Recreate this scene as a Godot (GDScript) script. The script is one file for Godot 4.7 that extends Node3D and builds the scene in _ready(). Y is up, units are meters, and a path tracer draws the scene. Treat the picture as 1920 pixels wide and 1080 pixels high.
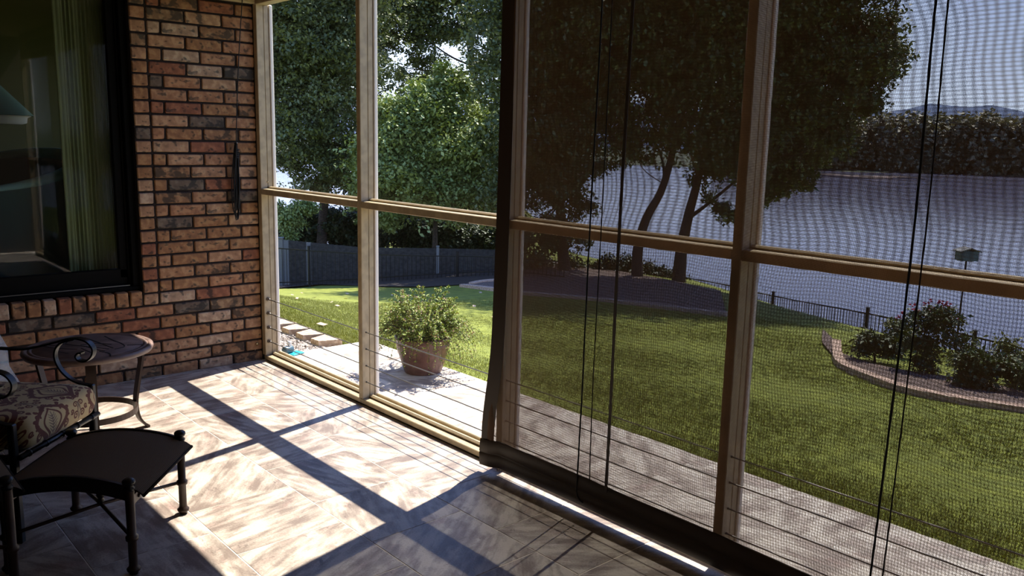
extends Node3D
# A brick porch with a screened wall, one roll-down sun shade lowered, a lawn that falls to a lake.
# Axes: brick wall in the plane z = 0 (porch at z > 0), screened wall in the plane x = 0 (garden at x > 0), floor y = 0.

const CAM := Vector3(-2.4018, 1.4778, 5.172)
const YAW := 0.7304
const PITCH := 0.1732
const ROLL := 0.0228
const FOCAL := 1571.6
const SUN := Vector3(0.626, 1.0, -0.149)      # towards the sun
const COURSE := 0.0762                         # one brick course
const BED := 0.0662                            # height of the lowest bed joint
const POSTS := [0.0, 1.217, 2.402, 3.586, 4.771, 5.955]   # z of the far side of every post of the screened wall
const PW := 0.0385                             # width of a post

var ex: Vector3
var ey: Vector3
var ez: Vector3
var M := {}
var rng := RandomNumberGenerator.new()

func _ready():
	rng.seed = 11
	aim_camera()
	make_sky()
	make_materials()
	build_shell()
	build_brick_wall()
	build_door()
	build_back_room()
	build_floor()
	build_screen_wall()
	build_ground()
	build_lake()
	build_patio_things()
	build_fences()
	build_trees()
	build_beds()
	build_shade()
	build_table()
	build_stools()
	build_chair()
	build_small_things()

# ------------------------------------------------------------------ camera, sky, sun
func aim_camera():
	var fw = Vector3(sin(YAW) * cos(PITCH), -sin(PITCH), -cos(YAW) * cos(PITCH))
	var r = Vector3(cos(YAW), 0, sin(YAW))
	var up = r.cross(fw)
	ex = r * cos(ROLL) + up * sin(ROLL)
	ey = up * cos(ROLL) - r * sin(ROLL)
	ez = fw
	var c = Camera3D.new()
	c.name = "camera"
	c.transform = Transform3D(Basis(ex, ey, -ez), CAM)
	c.fov = rad_to_deg(2.0 * atan(540.0 / FOCAL))
	c.near = 0.05
	c.far = 4000.0
	add_child(c)
	c.current = true

func make_sky():
	var sky = ProceduralSkyMaterial.new()
	sky.sky_top_color = Color(0.38, 0.51, 0.78)
	sky.sky_horizon_color = Color(0.84, 0.89, 0.96)
	sky.sky_curve = 0.16
	sky.ground_bottom_color = Color(0.16, 0.18, 0.12)
	sky.ground_horizon_color = Color(0.5, 0.55, 0.55)
	sky.sky_energy_multiplier = 1.3
	sky.sun_angle_max = 1.0
	var s = Sky.new()
	s.sky_material = sky
	var e = Environment.new()
	e.background_mode = Environment.BG_SKY
	e.sky = s
	e.tonemap_mode = Environment.TONE_MAPPER_LINEAR
	e.tonemap_exposure = 2.3
	e.background_energy_multiplier = 1.0
	e.sdfgi_enabled = true
	e.ssao_enabled = true
	e.ssil_enabled = true
	var w = WorldEnvironment.new()
	w.name = "world"
	w.environment = e
	add_child(w)
	var sun = DirectionalLight3D.new()
	sun.name = "sun"
	sun.light_color = Color(1.0, 0.975, 0.93)
	sun.light_energy = 2.6
	sun.light_angular_distance = 0.53
	sun.shadow_enabled = true
	add_child(sun)
	sun.look_at_from_position(SUN * 10.0, Vector3.ZERO, Vector3.UP)

func at(u: float, v: float, d: float) -> Vector3:
	return CAM + (ez + ex * (u - 960.0) / FOCAL - ey * (v - 540.0) / FOCAL).normalized() * d

# ------------------------------------------------------------------ naming
func numbered(called: String, parent: Node = null) -> String:
	var p = parent if parent else self
	if not p.has_node(NodePath(called)):
		return called
	var key = "next_" + called
	var k = p.get_meta(key, 1) as int
	while p.has_node(NodePath("%s_%03d" % [called, k])):
		k += 1
	p.set_meta(key, k + 1)
	return "%s_%03d" % [called, k]

func obj(called: String, st: SurfaceTool, mat: Material, parent: Node = null) -> MeshInstance3D:
	st.generate_normals()
	return put(called, st.commit(), mat, parent)

func put(called: String, mesh: Mesh, mat: Material, parent: Node = null) -> MeshInstance3D:
	var p = parent if parent else self
	var o = MeshInstance3D.new()
	o.name = numbered(called, p)
	o.mesh = mesh
	o.material_override = mat
	p.add_child(o, true)
	return o

func base(called: String, where := Vector3.ZERO, turn := 0.0) -> Node3D:
	var o = Node3D.new()
	o.name = numbered(called)
	add_child(o, true)
	o.position = where
	o.rotation.y = turn
	return o

func tag(o: Node, label: String, category: String, group := ""):
	o.set_meta("label", label)
	o.set_meta("category", category)
	if group:
		o.set_meta("group", group)
	return o

func structure(o: Node, label: String, category := "wall"):
	o.set_meta("kind", "structure")
	o.set_meta("label", label)
	o.set_meta("category", category)
	return o

func stuff(o: Node):
	o.set_meta("kind", "stuff")
	return o

# ------------------------------------------------------------------ mesh helpers
func mb(smooth := false) -> SurfaceTool:
	var st = SurfaceTool.new()
	st.begin(Mesh.PRIMITIVE_TRIANGLES)
	st.set_smooth_group(0 if smooth else -1)
	return st

func tri(st, a: Vector3, b: Vector3, c: Vector3):      # counter-clockwise seen from outside
	st.add_vertex(a); st.add_vertex(c); st.add_vertex(b)

func quad(st, a, b, c, d):
	tri(st, a, b, c); tri(st, a, c, d)

func tri_uv(st, a, b, c, ua, ub, uc):
	st.set_uv(ua); st.add_vertex(a)
	st.set_uv(uc); st.add_vertex(c)
	st.set_uv(ub); st.add_vertex(b)

func out_tri(st, a: Vector3, b: Vector3, c: Vector3, mid: Vector3):
	if (b - a).cross(c - a).dot((a + b + c) / 3.0 - mid) >= 0.0:
		tri(st, a, b, c)
	else:
		tri(st, a, c, b)

func out_quad(st, a, b, c, d, mid):
	out_tri(st, a, b, c, mid); out_tri(st, a, c, d, mid)

# a box with chamfered edges; jit moves every corner a little
func bx(st, mid: Vector3, size: Vector3, bev := 0.003, turn := Basis.IDENTITY, jit := 0.0, uv_at = null, uv_scale := 1.0, uv_turn := 0.0):
	var h = size * 0.5
	bev = minf(bev, minf(h.x, minf(h.y, h.z)) * 0.9)
	var p = {}
	for sx in [-1, 1]:
		for sy in [-1, 1]:
			for sz in [-1, 1]:
				var s = Vector3(sx, sy, sz)
				var j = Vector3(rng.randf_range(-jit, jit), rng.randf_range(-jit, jit), rng.randf_range(-jit, jit)) if jit > 0 else Vector3.ZERO
				p[[s, 0]] = Vector3(sx * h.x, sy * (h.y - bev), sz * (h.z - bev)) + j
				p[[s, 1]] = Vector3(sx * (h.x - bev), sy * h.y, sz * (h.z - bev)) + j
				p[[s, 2]] = Vector3(sx * (h.x - bev), sy * (h.y - bev), sz * h.z) + j
	var faces = []
	for ax in 3:
		for s in [-1, 1]:
			var v = []
			for q in [[-1, -1], [1, -1], [1, 1], [-1, 1]]:
				var c = Vector3.ZERO
				c[ax] = s; c[(ax + 1) % 3] = q[0]; c[(ax + 2) % 3] = q[1]
				v.append(p[[c, ax]])
			faces.append(v)
	for ax in 3:
		var b = (ax + 1) % 3
		var k = (ax + 2) % 3
		for s in [-1, 1]:
			for t in [-1, 1]:
				var c0 = Vector3.ZERO
				c0[ax] = s; c0[b] = t; c0[k] = -1
				var c1 = c0
				c1[k] = 1
				faces.append([p[[c0, ax]], p[[c1, ax]], p[[c1, b]], p[[c0, b]]])
	for sx in [-1, 1]:
		for sy in [-1, 1]:
			for sz in [-1, 1]:
				var s = Vector3(sx, sy, sz)
				faces.append([p[[s, 0]], p[[s, 1]], p[[s, 2]]])
	for f in faces:
		for t in ([[0, 1, 2], [0, 2, 3]] if f.size() == 4 else [[0, 1, 2]]):
			var a = f[t[0]]
			var b = f[t[1]]
			var c = f[t[2]]
			if (b - a).cross(c - a).dot(a + b + c) < 0:
				var x = b
				b = c
				c = x
			for v in [a, c, b]:
				if uv_at != null:
					st.set_uv(uv_at + Vector2(v.x + v.y * 0.13, v.z + v.y * 0.9).rotated(uv_turn) * uv_scale)
				st.add_vertex(mid + turn * v)

func ring_frames(pts: Array) -> Array:
	var out = []
	var n = pts.size()
	var t0 = (pts[1] - pts[0]).normalized()
	var side = t0.cross(Vector3.UP if absf(t0.y) < 0.9 else Vector3.RIGHT).normalized()
	for i in n:
		var t = (pts[mini(i + 1, n - 1)] - pts[maxi(i - 1, 0)]).normalized()
		side = (side - t * side.dot(t)).normalized()
		out.append([side, t.cross(side)])
	return out

func tube(st, pts: Array, r, sides := 8, caps := true):
	var fr = ring_frames(pts)
	var n = pts.size()
	for i in n - 1:
		var ra = r[i] if r is Array else r
		var rb = r[i + 1] if r is Array else r
		for k in sides:
			var a0 = TAU * k / sides
			var a1 = TAU * (k + 1) / sides
			var p = func(q, rr, a): return pts[q] + (fr[q][0] * cos(a) + fr[q][1] * sin(a)) * rr
			quad(st, p.call(i, ra, a0), p.call(i, ra, a1), p.call(i + 1, rb, a1), p.call(i + 1, rb, a0))
	if caps:
		for e in [[0, -1.0], [n - 1, 1.0]]:
			var q = e[0]
			var rr = r[q] if r is Array else r
			for k in sides:
				var a0 = TAU * k / sides
				var a1 = TAU * (k + 1) / sides
				var pa = pts[q] + (fr[q][0] * cos(a0) + fr[q][1] * sin(a0)) * rr
				var pb = pts[q] + (fr[q][0] * cos(a1) + fr[q][1] * sin(a1)) * rr
				if e[1] > 0: tri(st, pts[q], pa, pb)
				else: tri(st, pts[q], pb, pa)

# a flat bar swept along pts, its broad side spanned by wide
func bar(st, pts: Array, wide: Vector3, w: float, t: float):
	var n = pts.size()
	var rings = []
	for i in n:
		var d = (pts[mini(i + 1, n - 1)] - pts[maxi(i - 1, 0)]).normalized()
		var x = (wide - d * wide.dot(d)).normalized()
		var y = d.cross(x)
		rings.append([pts[i] - x * w / 2 - y * t / 2, pts[i] + x * w / 2 - y * t / 2, pts[i] + x * w / 2 + y * t / 2, pts[i] - x * w / 2 + y * t / 2])
	for i in n - 1:
		for k in 4:
			quad(st, rings[i][k], rings[i][(k + 1) % 4], rings[i + 1][(k + 1) % 4], rings[i + 1][k])
	quad(st, rings[0][3], rings[0][2], rings[0][1], rings[0][0])
	quad(st, rings[n - 1][0], rings[n - 1][1], rings[n - 1][2], rings[n - 1][3])

func lathe(st, prof: Array, sides := 24, o := Vector3.ZERO, turn := Basis.IDENTITY):
	for i in prof.size() - 1:
		var a = prof[i]
		var b = prof[i + 1]
		for k in sides:
			var c0 = TAU * k / sides
			var c1 = TAU * (k + 1) / sides
			var p = func(q, c): return o + turn * Vector3(q.x * cos(c), q.y, -q.x * sin(c))
			if a.x > 1e-6: tri(st, p.call(a, c0), p.call(a, c1), p.call(b, c1))
			if b.x > 1e-6: tri(st, p.call(a, c0), p.call(b, c1), p.call(b, c0))

func spline(ctrl: Array, per := 8) -> Array:
	var out = []
	var n = ctrl.size()
	for i in n - 1:
		var p0 = ctrl[maxi(i - 1, 0)]
		var p3 = ctrl[mini(i + 2, n - 1)]
		for k in per:
			out.append(ctrl[i].cubic_interpolate(ctrl[i + 1], p0, p3, float(k) / per))
	out.append(ctrl[n - 1])
	return out

# ------------------------------------------------------------------ textures and materials
func noise(freq: float, oct := 4, sd := 1, kind := FastNoiseLite.TYPE_SIMPLEX_SMOOTH, fractal := FastNoiseLite.FRACTAL_FBM) -> FastNoiseLite:
	var n = FastNoiseLite.new()
	n.seed = sd
	n.noise_type = kind
	n.frequency = freq
	n.fractal_type = fractal
	n.fractal_octaves = oct
	return n

func grey(n: FastNoiseLite, w: int, h: int, tw := 0, th := 0) -> PackedByteArray:
	var im = n.get_seamless_image(w, h)
	im.convert(Image.FORMAT_L8)
	if tw:
		im.resize(tw, th, Image.INTERPOLATE_CUBIC)
	return im.get_data()

func tex(data: PackedByteArray, w: int, h: int, f: int) -> ImageTexture:
	return ImageTexture.create_from_image(Image.create_from_data(w, h, false, f, data))

func mat(c: Color, rough := 0.7, metal := 0.0) -> StandardMaterial3D:
	var m = StandardMaterial3D.new()
	m.albedo_color = c
	m.roughness = rough
	m.metallic = metal
	return m

func triplanar(m: StandardMaterial3D, t: Texture2D, scale: float, world := true):
	m.albedo_texture = t
	m.uv1_triplanar = true
	m.uv1_world_triplanar = world
	m.uv1_scale = Vector3.ONE * scale
	return m

func two_tone(n: FastNoiseLite, size: int, a: Color, b: Color, lo := 0.25, hi := 0.75) -> ImageTexture:
	var g = grey(n, size, size)
	var d = PackedByteArray()
	d.resize(size * size * 3)
	for i in size * size:
		var k = smoothstep(lo, hi, g[i] / 255.0)
		var c = a.lerp(b, k)
		d[i * 3] = int(c.r * 255); d[i * 3 + 1] = int(c.g * 255); d[i * 3 + 2] = int(c.b * 255)
	return tex(d, size, size, Image.FORMAT_RGB8)

func stone_texture() -> Array:
	var s = 1024
	var na = noise(0.0052, 5, 3)
	na.domain_warp_enabled = true
	na.domain_warp_amplitude = 90.0
	na.domain_warp_frequency = 0.005
	var a = grey(na, s, s * 2 / 3, s, s)
	var nb = noise(0.022, 5, 8)
	nb.domain_warp_enabled = true
	nb.domain_warp_amplitude = 45.0
	nb.domain_warp_frequency = 0.006
	var b = grey(nb, s, s / 6, s, s)
	var fine = grey(noise(0.09, 3, 21), s, s)
	var nc = noise(0.006, 4, 33, FastNoiseLite.TYPE_SIMPLEX_SMOOTH, FastNoiseLite.FRACTAL_RIDGED)
	nc.domain_warp_enabled = true
	nc.domain_warp_amplitude = 60.0
	nc.domain_warp_frequency = 0.012
	var c = grey(nc, s, s * 2 / 3, s, s)
	var d = PackedByteArray()
	d.resize(s * s * 3)
	var hgt = PackedByteArray()
	hgt.resize(s * s)
	for i in s * s:
		var k = a[i] / 255.0
		var q = b[i] / 255.0
		var f = fine[i] / 255.0 - 0.5
		var t = clampf((k - 0.5) * 1.7 + (q - 0.5) * 1.15 + 0.60 + f * 0.40, 0.0, 1.0)
		var line = pow(1.0 - absf(sin(q * 13.0 + k * 34.0)), 9.0)          # bedding lines that follow the swirls
		t = clampf(t - line * 0.42 * smoothstep(0.42, 0.62, q), 0.0, 1.0)
		var r = lerpf(0.60, 0.91, t)
		var g = lerpf(0.54, 0.87, t)
		var bl = lerpf(0.495, 0.81, t)
		var pink = clampf((q - 0.5) * 3.0, 0.0, 1.0) * (1.0 - t)
		r += 0.05 * pink; g -= 0.02 * pink; bl -= 0.01 * pink
		var cr = c[i] / 255.0
		if cr > 0.87:
			var w = minf((cr - 0.87) * 20.0, 1.0)
			var pale = k > 0.5
			r = lerpf(r, 0.93 if pale else 0.42, w * 0.6); g = lerpf(g, 0.90 if pale else 0.37, w * 0.6); bl = lerpf(bl, 0.86 if pale else 0.34, w * 0.6)
		d[i * 3] = int(clampf(r, 0, 1) * 255); d[i * 3 + 1] = int(clampf(g, 0, 1) * 255); d[i * 3 + 2] = int(clampf(bl, 0, 1) * 255)
		hgt[i] = int(clampf(0.5 + (q - 0.5) * 0.5 + f * 0.5, 0, 1) * 255)
	return [tex(d, s, s, Image.FORMAT_RGB8), tex(hgt, s, s, Image.FORMAT_L8)]

func brick_texture(sd: int, flashed: float) -> ImageTexture:
	var s = 512
	var a = grey(noise(0.02, 4, sd), s, s)
	var b = grey(noise(0.045, 4, sd + 5), s / 2, s, s, s)
	var c = grey(noise(0.012, 3, sd + 9), s, s)
	var d = PackedByteArray()
	d.resize(s * s * 3)
	for i in s * s:
		var k = a[i] / 255.0
		var f = b[i] / 255.0
		var q = c[i] / 255.0
		var v = 0.86 + (k - 0.5) * 0.30 + (f - 0.5) * 0.10
		var r = v
		var g = v
		var bl = v
		var pale = smoothstep(0.58, 0.76, k + (f - 0.5) * 0.4)       # lime bloom left on the face
		r = lerpf(r, 0.97, pale * 0.8); g = lerpf(g, 1.06, pale * 0.8); bl = lerpf(bl, 1.1, pale * 0.85)
		var dark = smoothstep(0.52, 0.80, q + (f - 0.5) * 0.6 + flashed)
		r = lerpf(r, 0.34, dark * 0.75); g = lerpf(g, 0.38, dark * 0.75); bl = lerpf(bl, 0.42, dark * 0.75)
		var pit = smoothstep(0.13, 0.05, f)
		r *= 1.0 - pit * 0.35; g *= 1.0 - pit * 0.38; bl *= 1.0 - pit * 0.4
		d[i * 3] = int(clampf(r, 0, 1) * 255); d[i * 3 + 1] = int(clampf(g, 0, 1) * 255); d[i * 3 + 2] = int(clampf(bl, 0, 1) * 255)
	return tex(d, s, s, Image.FORMAT_RGB8)

# cloth of crossing threads with square holes: cells threads, px pixels to a thread, hole = open share of a side
func mesh_texture(cells: int, px: int, hole: float, c: Color, uneven: float, sd: int) -> ImageTexture:
	var r = RandomNumberGenerator.new()
	r.seed = sd
	var s = cells * px
	var wx = []
	var wy = []
	for i in cells:
		wx.append(hole + r.randf_range(-uneven, uneven))
		wy.append(hole + r.randf_range(-uneven, uneven))
	var d = PackedByteArray()
	d.resize(s * s * 4)
	for y in s:
		var fy = absf((float(y % px) + 0.5) / px - 0.5) * 2.0
		for x in s:
			var fx = absf((float(x % px) + 0.5) / px - 0.5) * 2.0
			var open = minf(wx[x / px] - fx, wy[y / px] - fy)
			var al = clampf(0.5 - open * px * 0.5, 0.0, 1.0)
			var i = (y * s + x) * 4
			var sh = 0.85 + 0.15 * (1.0 - minf(fx, fy))
			d[i] = int(c.r * 255 * sh); d[i + 1] = int(c.g * 255 * sh); d[i + 2] = int(c.b * 255 * sh)
			d[i + 3] = int(al * 255)
	return tex(d, s, s, Image.FORMAT_RGBA8)

func dab(im: Image, x: float, y: float, r: float, c: Color):
	var s = im.get_width()
	for j in range(int(floor(y - r)), int(ceil(y + r)) + 1):
		for i in range(int(floor(x - r)), int(ceil(x + r)) + 1):
			if Vector2(i - x, j - y).length() <= r:
				im.set_pixel(posmod(i, s), posmod(j, s), c)

func stroke(im: Image, pts: Array, r0: float, r1: float, c: Color):
	for i in pts.size() - 1:
		var a = pts[i]
		var b = pts[i + 1]
		var n = maxi(int(a.distance_to(b) / 1.2), 1)
		for k in n:
			var f = (i + float(k) / n) / (pts.size() - 1)
			var p = a.lerp(b, float(k) / n)
			dab(im, p.x, p.y, lerpf(r0, r1, f), c)

func curl(c: Vector2, r: float, turns: float, start: float, way: float) -> Array:
	var out = []
	for i in 22:
		var f = i / 21.0
		out.append(c + Vector2.from_angle(start + way * f * TAU * turns) * r * (1.0 - 0.82 * f))
	return out

# ogee damask: cream ground, rust-brown bands, taupe feathered hearts
func damask_texture() -> ImageTexture:
	var s = 384
	var im = Image.create(s, s, false, Image.FORMAT_RGB8)
	im.fill(Color(0.70, 0.61, 0.43))
	var rust = Color(0.35, 0.15, 0.065)
	var taupe = Color(0.42, 0.34, 0.26)
	var pale = Color(0.74, 0.65, 0.49)
	for o in [Vector2(96, 96), Vector2(288, 288)]:
		for sd in [-1.0, 1.0]:
			var m = func(p): return o + Vector2(p.x * sd, p.y)
			var edge = []
			var inner = []
			for i in 26:
				var f = i / 25.0
				var w = sin(f * PI) * 74.0 * (0.55 + 0.45 * sin(f * PI * 0.9 + 0.4))
				var sway = 20.0 * sin(f * PI * 2.0 - 0.6)
				edge.append(m.call(Vector2(w * 1.12 + 8 + sway, lerpf(-118, 118, f))))
				inner.append(m.call(Vector2(w * 0.66 + 3 + sway * 0.5, lerpf(-84, 90, f))))
			stroke(im, edge, 10.0, 11.0, rust)
			stroke(im, inner, 5.0, 6.0, rust)
			for q in [[Vector2(84, -58), 17.0, 1.3, 2.6], [Vector2(92, 40), 20.0, 1.4, 3.6], [Vector2(58, 82), 15.0, 1.3, 0.5], [Vector2(30, -92), 14.0, 1.2, 4.0], [Vector2(106, -8), 13.0, 1.2, 1.0], [Vector2(36, 104), 12.0, 1.2, 2.0], [Vector2(70, -92), 11.0, 1.1, 5.0], [Vector2(100, 76), 11.0, 1.2, 1.8], [Vector2(112, -40), 9.0, 1.1, 3.0]]:
				stroke(im, curl(m.call(q[0]), q[1], q[2], q[3] if sd > 0 else PI - q[3], sd), 5.5, 3.6, rust)
			for k in 7:
				var y0 = -40.0 + k * 15.0
				stroke(im, [m.call(Vector2(0, y0 + 12)), m.call(Vector2(14, y0 + 2)), m.call(Vector2(30 - absf(k - 3) * 3.0, y0 - 10))], 4.0, 1.6, taupe)
				stroke(im, [m.call(Vector2(0, y0 + 18)), m.call(Vector2(12, y0 + 9)), m.call(Vector2(26 - absf(k - 3) * 3.0, y0 - 1))], 1.3, 0.9, pale)
		stroke(im, [o + Vector2(0, -60), o + Vector2(0, 74)], 2.2, 3.0, taupe)
		stroke(im, [o + Vector2(0, 80), o + Vector2(0, 112)], 8.0, 3.0, rust)
	for o in [Vector2(288, 96), Vector2(96, 288)]:
		for sd in [-1.0, 1.0]:
			for q in [[Vector2(20, -26), 20.0, 1.4, 2.2], [Vector2(24, 30), 18.0, 1.3, 4.0], [Vector2(52, 4), 13.0, 1.2, 1.0], [Vector2(14, 68), 12.0, 1.2, 0.6], [Vector2(16, -70), 12.0, 1.2, 3.4]]:
				stroke(im, curl(o + Vector2(q[0].x * sd, q[0].y), q[1], q[2], q[3] if sd > 0 else PI - q[3], sd), 4.5, 3.0, rust)
			stroke(im, [o + Vector2(0, 50), o + Vector2(10 * sd, 12), o + Vector2(0, -34)], 3.0, 5.0, taupe)
	return ImageTexture.create_from_image(im)

func make_materials():
	var st = stone_texture()
	var m = mat(Color(0.80, 0.79, 0.775), 0.42)
	m.albedo_texture = st[0]
	m.heightmap_enabled = true
	m.heightmap_texture = st[1]
	m.heightmap_scale = 0.08
	M.stone = m
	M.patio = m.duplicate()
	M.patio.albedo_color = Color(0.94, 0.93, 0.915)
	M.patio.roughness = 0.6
	M.grout = mat(Color(0.86, 0.82, 0.75), 0.9)
	# bricks: a few tones, with and without dark flashing
	var ta = brick_texture(4, -0.12)
	var tb = brick_texture(40, 0.10)
	M.bricks = []
	for q in [[Color(0.63, 0.45, 0.30), 0], [Color(0.66, 0.475, 0.33), 0], [Color(0.61, 0.425, 0.275), 0], [Color(0.69, 0.515, 0.38), 0], [Color(0.65, 0.465, 0.33), 0], [Color(0.62, 0.435, 0.285), 0], [Color(0.70, 0.535, 0.40), 0], [Color(0.66, 0.46, 0.32), 0],
			[Color(0.59, 0.455, 0.33), 1], [Color(0.61, 0.44, 0.30), 1], [Color(0.57, 0.35, 0.24), 0], [Color(0.44, 0.365, 0.30), 1], [Color(0.72, 0.59, 0.48), 0]]:
		var b = mat(q[0], 0.9)
		b.albedo_texture = [ta, tb][q[1]]
		b.heightmap_enabled = true
		b.heightmap_texture = b.albedo_texture
		b.heightmap_scale = 0.18
		M.bricks.append(b)
	M.mortar = mat(Color(0.14, 0.09, 0.065), 0.95)
	triplanar(M.mortar, two_tone(noise(0.08, 3, 9), 256, Color(0.7, 0.7, 0.7), Color(1, 1, 1)), 3.0)
	M.paint = mat(Color(0.70, 0.625, 0.49), 0.5)
	triplanar(M.paint, two_tone(noise(0.02, 4, 14), 256, Color(0.9, 0.9, 0.9), Color(1, 1, 1)), 2.0)
	M.white_paint = mat(Color(0.92, 0.89, 0.84), 0.5)
	M.ceiling = mat(Color(0.62, 0.54, 0.42), 0.8)
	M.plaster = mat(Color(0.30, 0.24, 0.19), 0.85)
	M.dark_gap = mat(Color(0.06, 0.05, 0.04), 0.9)
	M.black_frame = mat(Color(0.03, 0.028, 0.024), 0.6)
	M.black_frame.metallic_specular = 0.2
	var glass = mat(Color(0.03, 0.05, 0.035, 0.25), 0.02)
	glass.transparency = BaseMaterial3D.TRANSPARENCY_ALPHA
	M.glass = glass
	# cloths
	var sc = mat(Color.WHITE, 0.8)
	sc.albedo_texture = mesh_texture(8, 16, 0.81, Color(0.10, 0.10, 0.10), 0.01, 5)
	sc.transparency = BaseMaterial3D.TRANSPARENCY_ALPHA
	sc.cull_mode = BaseMaterial3D.CULL_DISABLED
	M.screen = sc
	var fa = mat(Color.WHITE, 0.75)
	fa.albedo_texture = mesh_texture(16, 16, 0.505, Color(0.42, 0.305, 0.205), 0.02, 6)
	fa.transparency = BaseMaterial3D.TRANSPARENCY_ALPHA
	fa.cull_mode = BaseMaterial3D.CULL_DISABLED
	M.shade = fa
	M.hem = mat(Color(0.21, 0.155, 0.105), 0.55)
	M.black_cord = mat(Color(0.02, 0.02, 0.02), 0.7)
	M.brown_cord = mat(Color(0.13, 0.085, 0.06), 0.8)
	M.steel = mat(Color(0.62, 0.60, 0.57), 0.35, 0.9)
	M.wire = mat(Color(0.45, 0.44, 0.42), 0.45, 0.7)
	M.brass = mat(Color(0.75, 0.66, 0.48), 0.3, 0.9)
	M.iron = mat(Color(0.05, 0.05, 0.055), 0.36, 0.35)
	M.bronze = mat(Color(0.21, 0.15, 0.115), 0.45, 0.3)
	M.resin = triplanar(mat(Color(0.48, 0.39, 0.35), 0.5), two_tone(noise(0.015, 4, 31), 256, Color(0.72, 0.70, 0.70), Color(1, 1, 1)), 2.0, false)
	M.inlay = mat(Color(0.05, 0.04, 0.04), 0.6)
	var weave = mat(Color(0.58, 0.48, 0.37), 0.8)
	var wd = PackedByteArray()
	wd.resize(64 * 64)
	for y in 64:
		for x in 64:
			var over = ((x / 8) + (y / 8)) % 2 == 0
			var a = absf((x % 8) / 3.5 - 1.0)
			var b = absf((y % 8) / 3.5 - 1.0)
			wd[y * 64 + x] = int(255 * clampf(1.0 - (b if over else a) * 0.75, 0.1, 1.0))
	var wt = tex(wd, 64, 64, Image.FORMAT_L8)
	weave.metallic_specular = 0.2
	weave.heightmap_enabled = true
	weave.heightmap_texture = wt
	weave.heightmap_scale = 0.12
	weave.albedo_texture = wt
	M.weave = weave
	var cu = mat(Color.WHITE, 0.85)
	cu.albedo_texture = damask_texture()
	cu.rim_enabled = true
	cu.rim = 0.2
	M.damask = cu
	M.plastic = mat(Color(0.9, 0.95, 0.97, 0.25), 0.15)
	M.plastic.transparency = BaseMaterial3D.TRANSPARENCY_ALPHA
	# garden
	var gt = two_tone(noise(0.03, 5, 51), 512, Color(0.41, 0.42, 0.095), Color(0.50, 0.50, 0.145), 0.3, 0.7)
	M.lawn = triplanar(mat(Color(0.95, 1.0, 0.9), 0.9), gt, 0.22)
	var bl = mat(Color.WHITE, 0.58)
	bl.vertex_color_use_as_albedo = true
	bl.cull_mode = BaseMaterial3D.CULL_DISABLED
	bl.backlight_enabled = true
	bl.backlight = Color(0.5, 0.5, 0.3)
	M.leaf = bl
	M.mulch = triplanar(mat(Color.WHITE, 0.95), two_tone(noise(0.09, 4, 61), 256, Color(0.23, 0.18, 0.16), Color(0.50, 0.42, 0.38)), 1.2)
	M.curb = triplanar(mat(Color.WHITE, 0.9), two_tone(noise(0.05, 4, 63), 256, Color(0.62, 0.50, 0.42), Color(0.78, 0.67, 0.58)), 1.5)
	M.bark = triplanar(mat(Color.WHITE, 0.95), two_tone(noise(0.05, 4, 71), 256, Color(0.15, 0.12, 0.09), Color(0.30, 0.25, 0.20)), 1.0)
	M.clay = triplanar(mat(Color.WHITE, 0.38), two_tone(noise(0.02, 5, 73), 256, Color(0.34, 0.21, 0.175), Color(0.47, 0.33, 0.28)), 2.0)
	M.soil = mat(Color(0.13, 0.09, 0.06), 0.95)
	M.pebble = mat(Color.WHITE, 0.8)
	M.pebble.vertex_color_use_as_albedo = true
	M.fence = mat(Color(0.04, 0.04, 0.04), 0.5, 0.2)
	M.board = triplanar(mat(Color.WHITE, 0.9), two_tone(noise(0.03, 4, 77), 256, Color(0.17, 0.165, 0.155), Color(0.27, 0.26, 0.24)), 1.0)
	M.pale_board = mat(Color(0.46, 0.46, 0.45), 0.85)
	M.stone_edge = triplanar(mat(Color.WHITE, 0.9), two_tone(noise(0.05, 4, 79), 256, Color(0.66, 0.55, 0.44), Color(0.82, 0.73, 0.62)), 2.0)
	var wa = mat(Color(0.36, 0.36, 0.44), 0.12)
	wa.metallic_specular = 0.8
	wa.normal_enabled = true
	var nt = NoiseTexture2D.new()
	nt.width = 512
	nt.height = 512
	nt.seamless = true
	nt.as_normal_map = true
	nt.bump_strength = 3.0
	nt.noise = noise(0.02, 4, 83)
	wa.normal_texture = nt
	wa.normal_scale = 0.12
	wa.uv1_triplanar = true
	wa.uv1_world_triplanar = true
	wa.uv1_scale = Vector3(0.12, 0.12, 0.06)
	M.water = wa
	M.teal = mat(Color(0.10, 0.62, 0.68), 0.4)
	M.slate = mat(Color(0.22, 0.33, 0.38), 0.45)
	M.white = mat(Color(0.85, 0.85, 0.85), 0.5)
	M.curtain = mat(Color(0.50, 0.56, 0.39), 0.9)
	M.curtain.backlight_enabled = true
	M.curtain.backlight = Color(0.3, 0.3, 0.2)
	M.curtain.cull_mode = BaseMaterial3D.CULL_DISABLED
	M.teal_cloth = mat(Color(0.12, 0.30, 0.31), 0.8)
	M.teal_rim = mat(Color(0.48, 0.68, 0.68), 0.8)
	M.lampshade = mat(Color(0.42, 0.58, 0.50), 0.9)
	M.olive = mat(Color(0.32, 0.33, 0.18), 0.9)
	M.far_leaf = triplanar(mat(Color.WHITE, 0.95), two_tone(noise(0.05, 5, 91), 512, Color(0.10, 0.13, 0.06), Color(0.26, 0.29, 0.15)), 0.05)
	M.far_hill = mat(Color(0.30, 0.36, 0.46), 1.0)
	M.pink = mat(Color(0.75, 0.25, 0.35), 0.7)
	M.pink.cull_mode = BaseMaterial3D.CULL_DISABLED

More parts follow.
